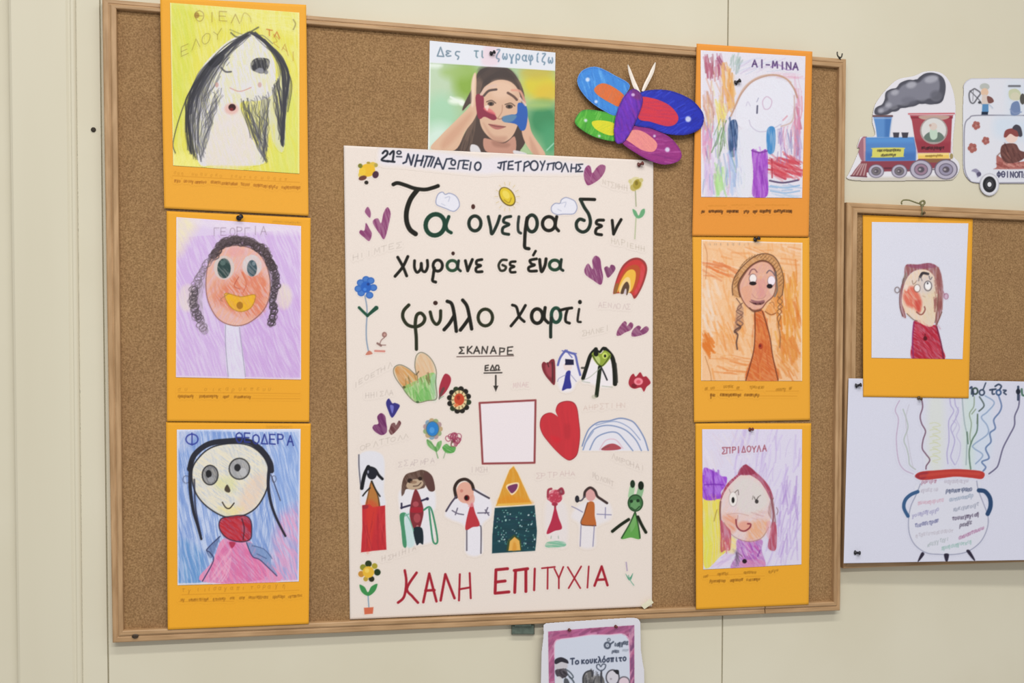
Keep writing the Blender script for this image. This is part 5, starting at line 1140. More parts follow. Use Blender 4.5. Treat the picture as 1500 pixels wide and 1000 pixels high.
p.S_([(1212, 320), (1200, 390)], 8, 'a5c8a0'); p.S_([(1286, 335), (1268, 400)], 9, '8cb48a'); p.E(1216, 286, 21, 34, '17301a'); p.E(1288, 300, 25, 38, '0f1e10'); p.E(1240, 450, 66, 74, '3f6f42'); p.E(1240, 470, 42, 46, '6f9f6a', 0, .8); p.S_(p.ell(1240, 450, 62, 70), 1.8, '1c3a1e', .8, True, True); p.E(1205, 435, 14, 14, '17301a'); p.E(1262, 430, 14, 14, '17301a'); p.S_([(1205, 490), (1240, 510), (1275, 480)], 1.8, '1c3a1e', .8)
p.F([(1238, 530), (1262, 620), (1282, 755), (1200, 748), (1118, 755), (1190, 630)], '5fa04c'); p.F([(1200, 600), (1240, 560), (1240, 640), (1200, 700)], '7fb070', .6); st(2, '1c3a1e', [(1235, 530), (1190, 630), (1120, 752)], [(1240, 530), (1265, 640), (1280, 752)], a=.8); st(4.6, '16200f', [(1182, 592), (1110, 640), (1042, 694)], [(1262, 570), (1295, 640), (1330, 702)])
motif('flower_drawing', RB, 'yellow and black flower in a pot at the lower left corner')
st(1.6, '7a98b0', [(150, 215), (154, 272)])
for x, y, r, c in ((152, 78, 15, '283616'), (180, 88, 13, 'a89a30'), (192, 116, 15, '1e3418'), (166, 146, 13, '2a2a14'), (128, 94, 14, '8a8a2c'), (120, 124, 14, 'c48a34'), (140, 146, 11, 'b89a3c')): p.E(x, y, r, r, c)
p.E(152, 115, 26, 26, 'e2b43a'); p.E(146, 108, 10, 10, 'eecb5e'); p.F([(112, 172), (135, 182), (150, 205), (165, 180), (192, 168), (182, 200), (152, 222), (122, 205)], '3c8c4c'); p.F([(132, 275), (175, 272), (172, 302), (134, 305)], 'd06a4c', 1, False)
motif('flower_drawing', RB, 'small faint flower after the red lettering'); st(2, 'b0a0b8', [(1308, 72), (1312, 108)]); p.F([(1305, 122), (1322, 140), (1338, 120), (1330, 148), (1318, 150)], '5a9a7e'); st(1.4, '7fae98', [(1318, 130), (1328, 155), (1342, 174)])
po.build('paper', M['paper'], poster, step=4, thick=.0003)
# ------------------------------------------------------------------ glossy print of a girl, above the poster
ph = Sheet([(629.5, 59.5), (813.6, 77), (811.5, 240), (626.5, 238)], (.0107, .0107, .0109, .0109), 'dfe2e6', 1.2, seed=31)
d = ph; d.at(610, 40, 5)
d.F([(98, 255), (1016, 315), (1010, 1010), (84, 1010)], 'a8c294', 1, False)
for x, y, rx, ry, c, a, f in ((150, 420, 120, 160, 'bcd0b4', .9, 20), (180, 650, 130, 160, 'a4d0b0', .9, 22), (170, 840, 130, 130, 'd2e6dc', .9, 22), (370, 400, 90, 120, '84a83c', .95, 18), (300, 330, 120, 50, '9ab868', .8, 14), (900, 420, 130, 110, 'd2c43c', 1, 18), (880, 330, 120, 50, 'c0b04c', .8, 12), (960, 480, 90, 70, 'd8b83c', .8, 12), (930, 680, 120, 130, '3f8a5c', 1, 20), (980, 820, 80, 120, '4a9a6c', .9, 18), (900, 570, 100, 30, 'a8c070', .8, 10), (290, 540, 55, 25, 'e8f0e4', .9, 6), (130, 280, 60, 20, 'e0eae0', .9, 6)): d.E(x, y, rx, ry, c, 0, a, aa=f)
d.E(335, 555, 22, 22, 'f0f4ec', 0, .8, aa=3); d.S_([(250, 510), (340, 560)], 3, 'e4ece4', .8)
d.S_([(94, 250), (84, 1010)], 4, 'eaf0ee', .9, False); d.S_([(955, 900), (1005, 850)], 2, 'a8d8c0', .7)
d.part('child_picture', 'printed girl with painted hands held around her eyes')
d.F([(420, 420), (450, 330), (520, 290), (620, 285), (700, 320), (760, 410), (790, 500), (800, 700), (800, 830), (760, 900), (730, 930), (280, 910), (340, 800), (390, 700), (400, 560), (340, 610), (350, 560)], '4c3c36', 1)
d.hair([(560, 290), (460, 380), (420, 520), (380, 720), (320, 900)], [(640, 290), (500, 380), (450, 540), (420, 760), (400, 900)], 30, 1.6, '6e584c', .6, 10); d.hair([(640, 290), (730, 380), (770, 500)], [(700, 330), (760, 420), (790, 520)], 10, 1.4, '6a564a', .5, 8); d.F([(460, 300), (640, 285), (740, 380), (600, 370), (500, 420)], '3a2e2c', .7, aa=6)
d.F([(480, 470), (520, 420), (600, 385), (690, 400), (750, 470), (770, 600), (740, 720), (700, 800), (640, 840), (570, 830), (500, 770), (465, 690), (470, 580)], 'd6b096', 1); d.F([(560, 400), (680, 405), (720, 470), (640, 520), (560, 500)], 'e2c0a8', .7, aa=8); d.F([(490, 700), (560, 790), (660, 800), (640, 840), (560, 830)], 'b88874', .6, aa=5)
d.F([(540, 820), (640, 850), (720, 800), (710, 930), (520, 915), (490, 820)], 'c08e7c', 1); d.F([(560, 830), (680, 850), (660, 880), (570, 870)], '9a6c5c', .6, aa=4); d.F([(400, 860), (450, 870), (470, 925), (400, 920)], 'd8d4d8', 1); d.F([(715, 900), (800, 920), (800, 940), (720, 930)], 'd8d4d8', 1)
# hands and arms
d.F([(105, 890), (180, 790), (300, 670), (400, 560), (402, 440), (412, 370), (432, 330), (440, 380), (438, 500), (450, 600), (420, 680), (360, 760), (280, 900)], 'd8b296', 1); d.F([(190, 830), (330, 680), (400, 620), (400, 660), (300, 800), (200, 890)], 'c8967c', .6, aa=7); d.F([(400, 560), (404, 400), (430, 345), (420, 560)], 'ecd4c0', .7, aa=3)
d.F([(800, 620), (825, 690), (850, 780), (945, 930), (870, 935), (800, 850), (770, 740)], 'd8ae94', 1); d.F([(830, 800), (900, 930), (850, 930)], 'c0907a', .6, aa=4)
d.F([(435, 500), (490, 505), (500, 600), (560, 625), (588, 665), (560, 680), (500, 655), (465, 672), (445, 640)], '8a2c44', 1); d.F([(490, 590), (545, 600), (580, 640), (520, 620)], 'd86a70', .8, aa=2); d.S_([(475, 490), (520, 440), (580, 425)], 4.0, 'd8b8a8', .95); d.S_([(495, 500), (530, 465), (585, 455)], 3.4, '4a3a38', .9)
d.F([(745, 555), (800, 570), (815, 640), (800, 740), (765, 755), (730, 710), (640, 690), (630, 660), (690, 640), (735, 630)], '2c5cae', 1); d.F([(630, 655), (700, 640), (735, 650), (700, 690), (640, 692)], '5f86a4', .9, aa=2); d.S_([(700, 460), (760, 470), (795, 550)], 3.4, 'd89a86', .9); d.S_([(670, 480), (710, 505), (735, 530)], 3.6, '5a4038', .9); d.S_([(760, 520), (800, 570)], 3, 'e8ccc0', .8)
d.E(545, 560, 24, 16, '5a463e'); d.E(680, 580, 26, 16, '5a463e'); d.E(545, 560, 9, 10, '1c1614'); d.E(680, 580, 9, 10, '1c1614'); d.S_([(515, 545), (550, 535), (580, 555)], 1.6, '4a382e', .8); d.S_([(650, 565), (690, 555), (720, 575)], 1.6, '4a382e', .8); d.S_([(630, 570), (625, 620), (600, 660)], 1.3, 'a87c66', .7); d.S_([(590, 665), (610, 672), (630, 665)], 1.4, '8a5c4c', .7)
d.F([(530, 710), (580, 712), (650, 728), (600, 748), (560, 738)], 'b06a64', .95); d.S_([(530, 710), (590, 726), (652, 728)], 1.3, '6a3a38', .8); d.F([(500, 580), (530, 570), (520, 610)], 'f0dcd4', .7)
d.part('header_strip', 'white handwritten strip along the top', dil=0)
d.F([(100, 95), (1018, 185), (1016, 318), (560, 290), (98, 258)], 'dde0ea', 1, False); d.F([(500, 140), (600, 150), (600, 270), (480, 270)], 'e8c8d4', .6, aa=6)
d.text('Δες', 148, 208, 345, 222, 64, '5a7488', 1.9, .9, .04); d.text('τι', 420, 218, 510, 222, 78, '5f8090', 1.9, .9, .03); d.text('ζωγραφίζω', 582, 228, 1010, 262, 66, '5a7a94', 1.9, .85, .05)
tag(ph.build('photo_print', M['photo'], None, thick=.0003), 'glossy print of a girl with painted hands, half hidden behind the top of the poster', 'photo')

# ------------------------------------------------------------------ paper butterfly
bx0, by0, bs = 820, 70, 5.265
bpx = lambda q: [(bx0 + x / bs, by0 + y / bs) for x, y in q]
bf = empty('paper_butterfly', [float(v) for v in P(905, 238, .019)], 'colourful paper butterfly with blue, green and purple wings pinned beside the upper right card', 'butterfly')


def wing(q, depth, base, spot, spotc, edge, hl, seed, sheen=()):
    q = bpx(q); xs = [v[0] for v in q]; ys = [v[1] for v in q]; x0, x1, y0, y1 = min(xs) - 2, max(xs) + 2, min(ys) - 2, max(ys) + 2
    w = Sheet([(x0, y0), (x1, y0), (x1, y1), (x0, y1)], depth, base, 2.2, outline=q, seed=seed); w.at(bx0, by0, bs)
    ang = seed * 37 % 180
    w.S_(np.array(q), 5.0, edge, .75, True, True, tex=(ang, .4), raw=True)
    w.hatch(*[f for f in ((x0 - bx0) * bs, (y0 - by0) * bs, (x1 - bx0) * bs, (y1 - by0) * bs)], 110, ang, 90, 1.8, [edge, hl, base], .5)
    for x, y, r in sheen: w.E(x, y, r, r, 'dfe4f6', 0, .85, aa=2.5)
    w.part('wing_spot'); w.F(spot, spotc, 1, True, (ang + 40, .12)); w.F(spot, {'e0703a': 'd8601c'}.get(spotc, spotc), .4, True, (ang, .5))
    w.sheet(); w.S_(np.array(q), 1.1, {'3a86d8': '9cc4ec', '4caa34': '2c6a2c'}.get(base, edge), .6, True, True, raw=True)
    w.build('wing', M['marker'], bf, thick=.0006)


wing([(540, 290), (430, 215), (290, 148), (190, 165), (140, 225), (145, 300), (220, 400), (330, 480), (440, 520), (480, 400)], (.0186, .0186, .0196, .0190), '3a86d8',
     [(320, 275), (400, 295), (500, 375), (460, 450), (400, 430), (300, 370), (265, 320)], 'e0703a', '2c6cc4', '6ab0ee', 2, [(215, 245, 16), (280, 415, 12)])
wing([(440, 520), (330, 490), (180, 480), (115, 570), (180, 640), (290, 695), (440, 715), (480, 600)], (.0188, .0192, .0192, .0186), '4caa34',
     [(250, 570), (330, 560), (430, 590), (420, 670), (350, 665), (270, 620)], 'dcd42c', '3c8c34', '8ad060', 3, [(200, 560, 12), (305, 680, 9)])
wing([(560, 470), (600, 360), (700, 325), (850, 330), (1000, 390), (1085, 470), (1112, 540), (1085, 620), (980, 670), (830, 665), (700, 620), (570, 590)], (.0205, .0222, .0222, .0205), '1f2cb0',
     [(610, 390), (720, 390), (840, 440), (910, 520), (900, 580), (830, 605), (700, 570), (605, 540)], 'd23446', '1a1e86', '3c50d8', 4, [(990, 550, 22)])
wing([(470, 720), (500, 620), (560, 600), (700, 620), (850, 690), (935, 800), (920, 870), (820, 900), (720, 880), (600, 820)], (.0202, .0206, .0212, .0206), '96307e',
     [(500, 690), (560, 635), (640, 645), (720, 700), (752, 750), (720, 800), (640, 790), (560, 740)], 'e8908a', '7c2474', 'b458a0', 5, [(830, 785, 18), (730, 680, 9)])
q = bpx([(560, 318), (620, 345), (640, 420), (590, 560), (530, 680), (480, 735), (430, 725), (418, 620), (440, 500), (490, 380)])
xs = [v[0] for v in q]; ys = [v[1] for v in q]
b = Sheet([(min(xs) - 2, min(ys) - 2), (max(xs) + 2, min(ys) - 2), (max(xs) + 2, max(ys) + 2), (min(xs) - 2, max(ys) + 2)], (.0222, .0236, .0222, .0218), '6a2cb4', 2.2, outline=q, seed=6); b.at(bx0, by0, bs)
b.S_(np.array(q), 4, '4a2080', .8, True, True, raw=True); b.hatch(430, 340, 630, 720, 60, 70, 110, 2.2, ['5a24a0', '7a3cd0', '8a2c9c', '4c1c8c'], .5); b.F([(560, 320), (620, 345), (620, 400), (560, 380)], '7a2c6c', .7, aa=4); b.E(565, 362, 14, 12, 'e0c8f0', 0, .8, aa=2)
b.build('body', M['marker'], bf, thick=.0008)


def blade(pts, wid, d0, d1, name, mat, parent):
    """thin curved paper strip, tapering"""
    p = smooth_path(np.array(bpx(pts)), n=5); n = len(p); co = []
    for i in range(n):
        t = i / (n - 1); a = p[min(i + 1, n - 1)] - p[max(i - 1, 0)]; a = a / np.linalg.norm(a); nn = np.array([-a[1], a[0]]); w = np.interp(t, [0, .3, .75, 1], wid) / 2
        dd = d0 + (d1 - d0) * t
        for s_, e in ((-1, 0), (0, .0012), (1, 0)): co.append(P(*(p[i] + nn * w * s_), dd + e))
        co.append(P(*p[i], dd - .0004))
    fc = []
    for i in range(n - 1):
        for k in range(4):
            a_, b_ = i * 4 + k, i * 4 + (k + 1) % 4; fc.append((a_, b_, b_ + 4, a_ + 4))
    fc += [(0, 1, 2, 3), tuple(range(4 * n - 1, 4 * n - 5, -1))]
    return link_mesh(name, co, fc, mat, parent)


ant = noisy('cream_paper', 'ece0d4', 'f2e8de', 200, .6)
blade([(615, 355), (580, 290), (550, 210), (525, 130)], [4, 6.5, 4.5, 1.2], .0200, .0190, 'antenna', ant, bf)
blade([(640, 335), (665, 280), (705, 200), (738, 112)], [3.5, 5.5, 5.5, 1.2], .0200, .0190, 'antenna', ant, bf)

# ------------------------------------------------------------------ white sheet with the cauldron
right = P(1500, 690, .019); ex = 1640
psq = [(1243, 554), (ex, 561.2), (ex, 817.5), (1235.8, 824.8)]
ps = Sheet(psq, (.0188, .0150, .0430, .0285), 'd4d5e6', 1.1, seed=41)
d = ps; d.at(1320, 560, 7.144)
d.part('curly_strings', 'thin coloured wavy lines rising from the pot', dil=2)
st2 = lambda w, c, *q, a=.85: [d.S_(v, w, c, a) for v in q]
d.F([(700, 130), (900, 130), (960, 500), (880, 900), (700, 900), (680, 500)], 'c6d8ea', .5, aa=12); d.F([(290, 180), (440, 180), (440, 880), (290, 880)], 'd6dccc', .5, aa=12); d.F([(650, 180), (760, 180), (760, 900), (650, 900)], 'c8dccc', .45, aa=8)
st2(2.0, '6e4c62', [(215, 175), (225, 260), (200, 350), (215, 430), (255, 510), (230, 600), (222, 690), (260, 750), (300, 810), (265, 870), (260, 905)])
st2(1.6, 'a8b4ac', [(20, 280), (60, 400), (70, 480), (30, 600), (60, 690), (80, 780), (90, 860), (150, 910)])
for k in range(6): st2(1.1, 'c4c890', [(300, 430 + k * 70), (360, 420 + k * 70), (410, 450 + k * 70), (330, 470 + k * 70), (380, 490 + k * 70)], a=.55)
st2(1.6, 'a8a0cc', [(510, 170), (520, 240), (550, 300), (500, 400), (500, 520), (500, 620), (480, 740), (490, 850)], [(560, 170), (570, 240), (600, 300), (560, 400), (520, 480), (560, 600), (540, 700), (520, 780), (560, 860)]); st2(1.3, 'b4aed2', [(600, 260), (570, 360), (610, 470), (580, 560), (620, 640), (610, 760), (570, 860)], [(540, 400), (580, 440), (540, 520)], a=.7)
st2(1.7, '98a8b0', [(640, 170), (650, 300), (665, 430), (690, 560), (685, 720), (680, 860)])
st2(1.7, '8a9a84', [(765, 150), (760, 250), (715, 330), (735, 430), (720, 560), (730, 640)], [(780, 280), (740, 330)]); st2(2.2, '5a7664', [(800, 340), (795, 500), (745, 600), (715, 700), (715, 800), (728, 905)], [(690, 520), (700, 640)]); st2(2.2, '4c5a58', [(820, 150), (868, 240), (815, 300)]); st2(1.8, '6a7a6c', [(800, 330), (795, 430)])
st2(2.0, '8aa0c2', [(880, 140), (975, 210), (900, 310), (840, 365), (900, 450), (905, 540), (760, 650), (765, 690), (855, 760), (780, 850)]); st2(2.4, '5c74a2', [(1020, 140), (1050, 240), (1030, 310), (970, 390), (985, 480), (930, 530), (940, 620), (885, 690), (920, 790), (845, 830), (885, 885), (860, 925)])
st2(2.2, '5c5878', [(1240, 130), (1230, 250), (1190, 350), (1185, 450), (1130, 560), (1065, 690), (1020, 850), (990, 900), (920, 955)])
d.at(1220, 540, 3.226); st2(1.3, 'b49ab8', [(315, 150), (295, 195), (310, 240), (300, 330), (310, 430), (335, 475), (380, 497)]); st2(1.3, 'b8b4c0', [(360, 170), (345, 230), (350, 300), (365, 400), (380, 470)], a=.6)
d.part('heading_lettering', 'dark blue handwriting along the top', dil=2); d.at(1320, 560, 7.144)
N2 = '2c3a54'
for w, q in ((2.6, [(722, 60), (740, 50), (738, 120)]), (2.0, [(860, 70), (885, 5)]), (2.8, [(930, 78), (990, 70)]), (2.4, [(955, 75), (955, 118), (975, 120)]), (2.4, [(1070, 80), (1098, 84), (1075, 105), (1098, 125)]), (3.4, [(1225, 45), (1224, 180)]), (2.6, [(985, 40), (1020, 20), (1048, 40), (1030, 75)])): d.S_(q, w, N2, .9)
d.O(775, 90, 26, 32, 2.6, '2c4038', 0, .9); d.O(845, 105, 26, 28, 2.4, N2, 0, .9); d.S_([(755, 90), (752, 140)], 2.4, N2, .9); d.O(1020, 105, 24, 26, 2.6, '34507c', 0, .9); d.E(1225, 95, 24, 30, '1c2434'); d.S_([(1262, 70), (1270, 130), (1310, 130), (1320, 70)], 3, '3a6450', .9)
d.part('cauldron_drawing', 'round pot with a red rim, blue handles and words inside', dil=1); d.at(1310, 670, 6.25)
pot = [(240, 240), (200, 340), (150, 450), (130, 580), (140, 700), (190, 800), (290, 870), (400, 885), (560, 885), (680, 855), (790, 770), (850, 650), (858, 540), (820, 430), (770, 300), (755, 215)]
d.F(pot, 'd7d8e4', .6); d.S_(pot, 1.5, '8f92ac', .85)
d.S_([(215, 312), (150, 340), (100, 390), (88, 460), (125, 535)], 5.2, '365a86'); d.S_([(775, 300), (830, 310), (875, 370), (880, 450), (855, 515)], 6.4, '27456e')
d.F([(190, 172), (240, 130), (400, 115), (560, 105), (700, 112), (800, 125), (828, 155), (800, 195), (700, 185), (560, 175), (420, 190), (260, 205)], 'b83a34'); d.F([(190, 172), (240, 140), (310, 135), (280, 190), (240, 200)], '8e2a3e', .7, aa=3); d.S_([(240, 170), (500, 140), (780, 150)], 4, 'c84c40', .6)
for w_, c, l in ((1.6, '9c5a74', [(245, 235, 385, 225)]), (1.5, 'b0a8b8', [(240, 315, 400, 300), (460, 235, 680, 225)]), (1.4, 'c894a8', [(215, 430, 450, 400)]), (2.4, '3c4668', [(475, 318, 712, 300)]), (1.8, '8494ac', [(500, 405, 725, 360)]), (1.6, '8c88b4', [(165, 545, 410, 490)]), (1.8, '8a90a4', [(540, 490, 775, 440)]), (2.2, '5a5c8c', [(185, 640, 405, 585)]), (2.4, '4a3e58', [(530, 575, 775, 530)]), (2.6, '4a4258', [(600, 640, 715, 600)]), (1.3, 'b0a8b4', [(195, 725, 540, 680)]), (1.9, 'a0608c', [(590, 745, 820, 655)]), (1.4, '9ca8ac', [(300, 815, 500, 750)]), (1.8, '8cb4ac', [(430, 845, 710, 780)])): d.scrawl(l, 36, c, min(w_, 2.2), .72)
d.part('pot_foot', dil=0); d.F([(250, 868), (275, 885), (225, 950), (215, 945)], '2a2438')
d.part('pot_foot', dil=0); d.F([(455, 885), (500, 885), (485, 960), (472, 958)], '2a2438')
d.part('pot_foot', dil=0); d.F([(660, 858), (690, 848), (738, 930), (728, 942)], '2a2438')
tag(ps.build('drawing_sheet', M['paper'], None, thick=.0003), 'wide white sheet with a drawn cauldron and wavy coloured lines below the profile card', 'drawing')

# ------------------------------------------------------------------ laminated train on the wall
T0 = (1235, 90, 5.405); tp = lambda q, t: [(t[0] + x / t[2], t[1] + y / t[2]) for x, y in q]
tro = tp([(38, 930), (50, 880), (95, 780), (130, 690), (112, 680), (125, 630), (150, 595), (250, 588), (232, 480), (235, 425), (255, 340), (330, 235), (430, 145), (560, 115), (650, 80), (760, 85), (830, 140), (870, 230), (888, 330), (888, 440), (872, 600), (872, 740), (915, 800), (920, 860), (880, 925), (820, 940), (600, 942), (200, 945)], T0)
tr_ = Sheet([(1239, 102), (1408, 102), (1408, 267), (1239, 267)], (.0016,) * 4, 'e2e0e8', 1.8, outline=tro, seed=51); d = tr_; d.at(*T0)
d.F([(40, 925), (900, 905), (890, 945), (60, 945)], 'c8bfae', .7, aa=4)
d.part('smoke', 'grey puffs of smoke'); sm_ = [(258, 418), (258, 372), (310, 342), (332, 300), (345, 240), (420, 212), (455, 172), (520, 148), (590, 150), (640, 102), (710, 92), (780, 120), (808, 180), (802, 262), (772, 315), (700, 338), (620, 328), (560, 352), (470, 364), (400, 388), (340, 420)]
d.F(sm_, '52525e')
for x, y, rx, ry in ((300, 388, 42, 38), (365, 340, 46, 46), (405, 275, 70, 62), (530, 240, 100, 92), (690, 190, 118, 98), (625, 295, 55, 42), (735, 285, 62, 52), (480, 330, 62, 38), (400, 368, 50, 30), (590, 200, 70, 60)): d.E(x, y, rx, ry, '52525e')
for x, y, rx, ry in ((480, 325, 46, 26), (625, 285, 42, 30), (400, 362, 34, 20), (735, 275, 46, 40), (365, 338, 34, 32), (405, 270, 56, 50)): d.E(x, y, rx, ry, '74747f', 0, .9, aa=2.5)
d.F([(285, 405), (280, 375), (330, 350), (355, 310), (365, 250), (430, 230), (470, 190), (530, 168), (600, 165), (650, 122), (715, 115), (760, 150), (760, 230), (720, 280), (640, 300), (560, 310), (480, 335), (400, 355), (340, 395)], '80808e', 1, aa=3)
for x, y, rx, ry in ((540, 185, 40, 26), (700, 140, 55, 28), (410, 245, 30, 22), (360, 345, 24, 18), (300, 390, 20, 16)): d.E(x, y, rx, ry, 'b2b2be', -15, .8, aa=4)
d.E(740, 270, 50, 40, '5e5e6a', 0, .7, aa=5); d.E(520, 310, 60, 30, '6e6e7c', 0, .6, aa=5); d.S_(sm_, 1.2, '44444f', .8, True, True)
d.part('chimney', 'blue chimney'); d.F([(240, 440), (385, 440), (372, 520), (365, 600), (268, 600), (258, 520)], '5d8ecb', 1, False); d.F([(330, 440), (385, 440), (365, 600), (330, 600)], '3c6cae', .7, False, aa=4); d.S_([(238, 432), (388, 432)], 2.8, '6c5054', 1, False); d.S_([(240, 450), (384, 450)], 1.6, 'a8bce0', .7, False)
d.part('boiler', 'blue boiler with a yellow name plate'); d.F([(150, 603), (190, 600), (190, 792), (150, 790), (120, 720), (118, 670)], '9a6070', .9); d.F([(160, 605), (178, 605), (180, 792), (165, 792)], 'd0a0a8', .8, False); d.F([(180, 602), (560, 600), (578, 690), (575, 788), (178, 790)], '5685c5', 1, False); d.F([(185, 605), (560, 603), (565, 640), (185, 645)], '5c98d8', .7, False, aa=5); d.F([(180, 720), (575, 720), (575, 788), (178, 790)], '3f68ac', .6, False, aa=6)
d.F([(395, 562), (445, 562), (440, 602), (400, 602)], '44424e', 1, False); d.F([(462, 562), (518, 562), (510, 604), (470, 604)], '44424e', 1, False); d.F([(240, 684), (470, 682), (482, 700), (478, 745), (465, 756), (240, 760), (230, 745), (232, 700)], 'd6d06a'); d.scrawl([(270, 712, 455, 708), (300, 748, 415, 746)], 18, '4a4430', 1.5, .9)
d.part('cab', 'dark red cab with a round window'); d.F([(528, 425), (872, 425), (862, 460), (850, 722), (592, 722), (565, 600), (545, 470)], 'a44652', 1, False); d.F([(570, 620), (850, 640), (850, 722), (592, 722)], '8a2c3c', .5, False, aa=6); d.S_([(520, 415), (880, 412)], 2.4, 'c87078', 1, False); d.S_([(540, 445), (865, 445)], 1.6, '7a2834', .8, False)
d.F([(610, 430), (830, 430), (800, 460), (640, 460)], 'c9b8a8', .8); d.E(718, 548, 110, 108, 'a89a98'); d.E(718, 545, 98, 96, 'd9d8d8'); d.F([(640, 600), (680, 560), (718, 580), (760, 560), (800, 600), (760, 635), (680, 635)], '6a7a72'); d.F([(690, 540), (740, 540), (745, 600), (715, 620), (690, 600)], 'c0d4c4'); d.E(715, 515, 30, 30, 'd8c8c0'); d.E(690, 505, 10, 10, 'b08a80', 0, .6)
d.scrawl([(622, 694, 800, 692)], 22, '3a1c22', 1.8, .9); d.F([(592, 728), (838, 724), (842, 768), (594, 774)], 'ecc868', 1, False); d.S_([(600, 738), (830, 734)], 1.6, 'f4e2a8', .8, False); d.scrawl([(650, 752, 790, 748)], 14, '8a6a2c', 1.3, .9); d.E(858, 750, 14, 22, 'a09060')
d.part('chassis', 'maroon underframe'); d.F([(140, 790), (580, 786), (600, 770), (850, 770), (850, 830), (580, 860), (520, 870), (350, 870), (160, 880)], '8c4250', 1, False); d.F([(650, 770), (850, 770), (850, 800), (650, 800)], '8a6a44', .8, False); d.S_([(330, 845), (380, 845)], 2.6, '5a2a38', .8); d.S_([(480, 860), (880, 850)], 2, '6a5a64', .8)
d.part('cowcatcher', dil=0); d.F([(62, 905), (95, 855), (140, 800), (192, 800), (186, 912)], '8a5058', 1, False)
for k in range(4): d.S_([(80 + k * 28, 900), (140 + k * 14, 812)], 1.8, 'd0b8b8', .7, False)
d.S_([(62, 905), (186, 912)], 2, '6a3a44', .9, False)
for x, y, r, c in ((262, 868, 63, '7a7478'), (445, 868, 63, '7a7478'), (617, 855, 90, '9a7e92'), (815, 855, 93, '9690a8')):
    d.part('wheel', dil=0); d.E(x, y, r, r * .86, '6c6676'); d.E(x, y, r * .9, r * .78, 'b6b0c2'); d.E(x, y, r * .58, r * .5, c); d.O(x, y, r * .58, r * .5, 1.2, '5a5464', 0, .8); d.E(x, y, r * .3, r * .26, '5c5460'); d.E(x - r * .1, y, r * .12, r * .1, 'a8a0a8')
tag(tr_.build('train_cutout', M['film'], None, thick=.0008), 'laminated steam engine with grey smoke, blue boiler and red cab on the wall', 'wall decoration')

# ------------------------------------------------------------------ laminated wagon
W0 = (1400, 100, 5.0); wq = [(1410, 112), (1600, 112), (1600, 272), (1410, 272)]
wo = tp([(52, 330), (58, 180), (60, 120), (100, 80), (170, 73), (500, 73), (800, 80), (850, 120), (860, 200), (862, 500), (860, 760), (820, 835), (700, 842), (300, 843), (150, 840), (90, 810), (56, 730), (52, 500)], W0)
wagon = empty('wagon_cutout', [float(v) for v in P(1500, 286, 0.0)], 'laminated white train wagon with autumn pictures, cut by the right edge', 'wall decoration')
wg = Sheet(wq, (.0016,) * 4, 'dfe0ea', 1.8, outline=wo, seed=61); d = wg; d.at(*W0)
d.S_([(500, 345), (160, 345), (100, 365), (66, 420), (62, 600), (66, 740), (100, 815), (160, 838), (500, 838)], 1.8, '8a8898', .9); d.S_([(500, 345), (860, 345)], 1.8, '8a8898', .9, False); d.F([(300, 360), (500, 380), (520, 520), (300, 500)], 'c8dcf0', .5, aa=14); d.F([(380, 110), (500, 120), (500, 330), (380, 330)], 'cfe0f0', .4, aa=12); d.S_([(56, 180), (60, 125), (100, 84), (170, 76), (500, 75), (800, 82)], 1.2, 'b0aebc', .6)
d.part('child_picture', 'small figure with a grey leaf and blue trousers'); d.S_([(135, 150), (100, 180), (105, 240), (130, 255), (160, 215), (180, 180), (140, 150)], 2.2, '5e5e66', .85); d.S_([(105, 165), (170, 230), (190, 260)], 1.6, '5e5e66', .8); d.S_([(130, 155), (125, 240)], 1.2, '77777e', .7); d.E(175, 250, 12, 10, '4a4a50')
d.E(212, 135, 36, 26, 'b8bcb8'); d.E(212, 175, 28, 30, 'e0bfa6'); d.F([(195, 200), (230, 200), (240, 270), (195, 270)], 'd8c8c0'); d.F([(230, 205), (265, 215), (278, 245), (240, 255)], '7a504c'); d.F([(195, 262), (240, 262), (240, 320), (192, 320)], '5a8cbc', 1, False); d.F([(190, 318), (238, 318), (235, 340), (188, 340)], '1e2c44', 1, False); d.S_([(245, 265), (270, 290)], 1.6, 'a0b0c8', .7)
d.part('child_picture', 'small figure in grey blue cut by the edge'); d.S_([(390, 130), (470, 130)], 3, '6a6a72', .9); d.F([(390, 165), (440, 150), (475, 180), (470, 230), (400, 225)], 'c8ccae'); d.E(435, 205, 34, 30, 'd4d0b8'); d.F([(410, 260), (460, 245), (470, 330), (405, 340)], '7488b0'); d.S_([(400, 300), (430, 330), (480, 320)], 2, '8898bc', .8); d.E(490, 225, 20, 40, '55524e')
for x, y, r in ((150, 418, 30), (220, 530, 28), (122, 583, 34)):
    d.part('leaf_picture', dil=0); [d.E(x + r * .55 * math.cos(k * 1.257 + .5), y + r * .6 * math.sin(k * 1.257 + .5), r * .48, r * .5, 'a8645e') for k in range(5)]; d.E(x, y, r * .6, r * .6, 'a8645e'); d.S_([(x - r * .5, y), (x + r * .5, y - r * .3)], 1.2, '7a4440', .7); d.E(x, y, r * .3, r * .3, 'c89088', 0, .6)
d.part('bird_picture'); d.F([(115, 750), (150, 735), (185, 770), (160, 800), (145, 765)], '8c88a4', .9); d.E(170, 775, 16, 16, '5a5470')
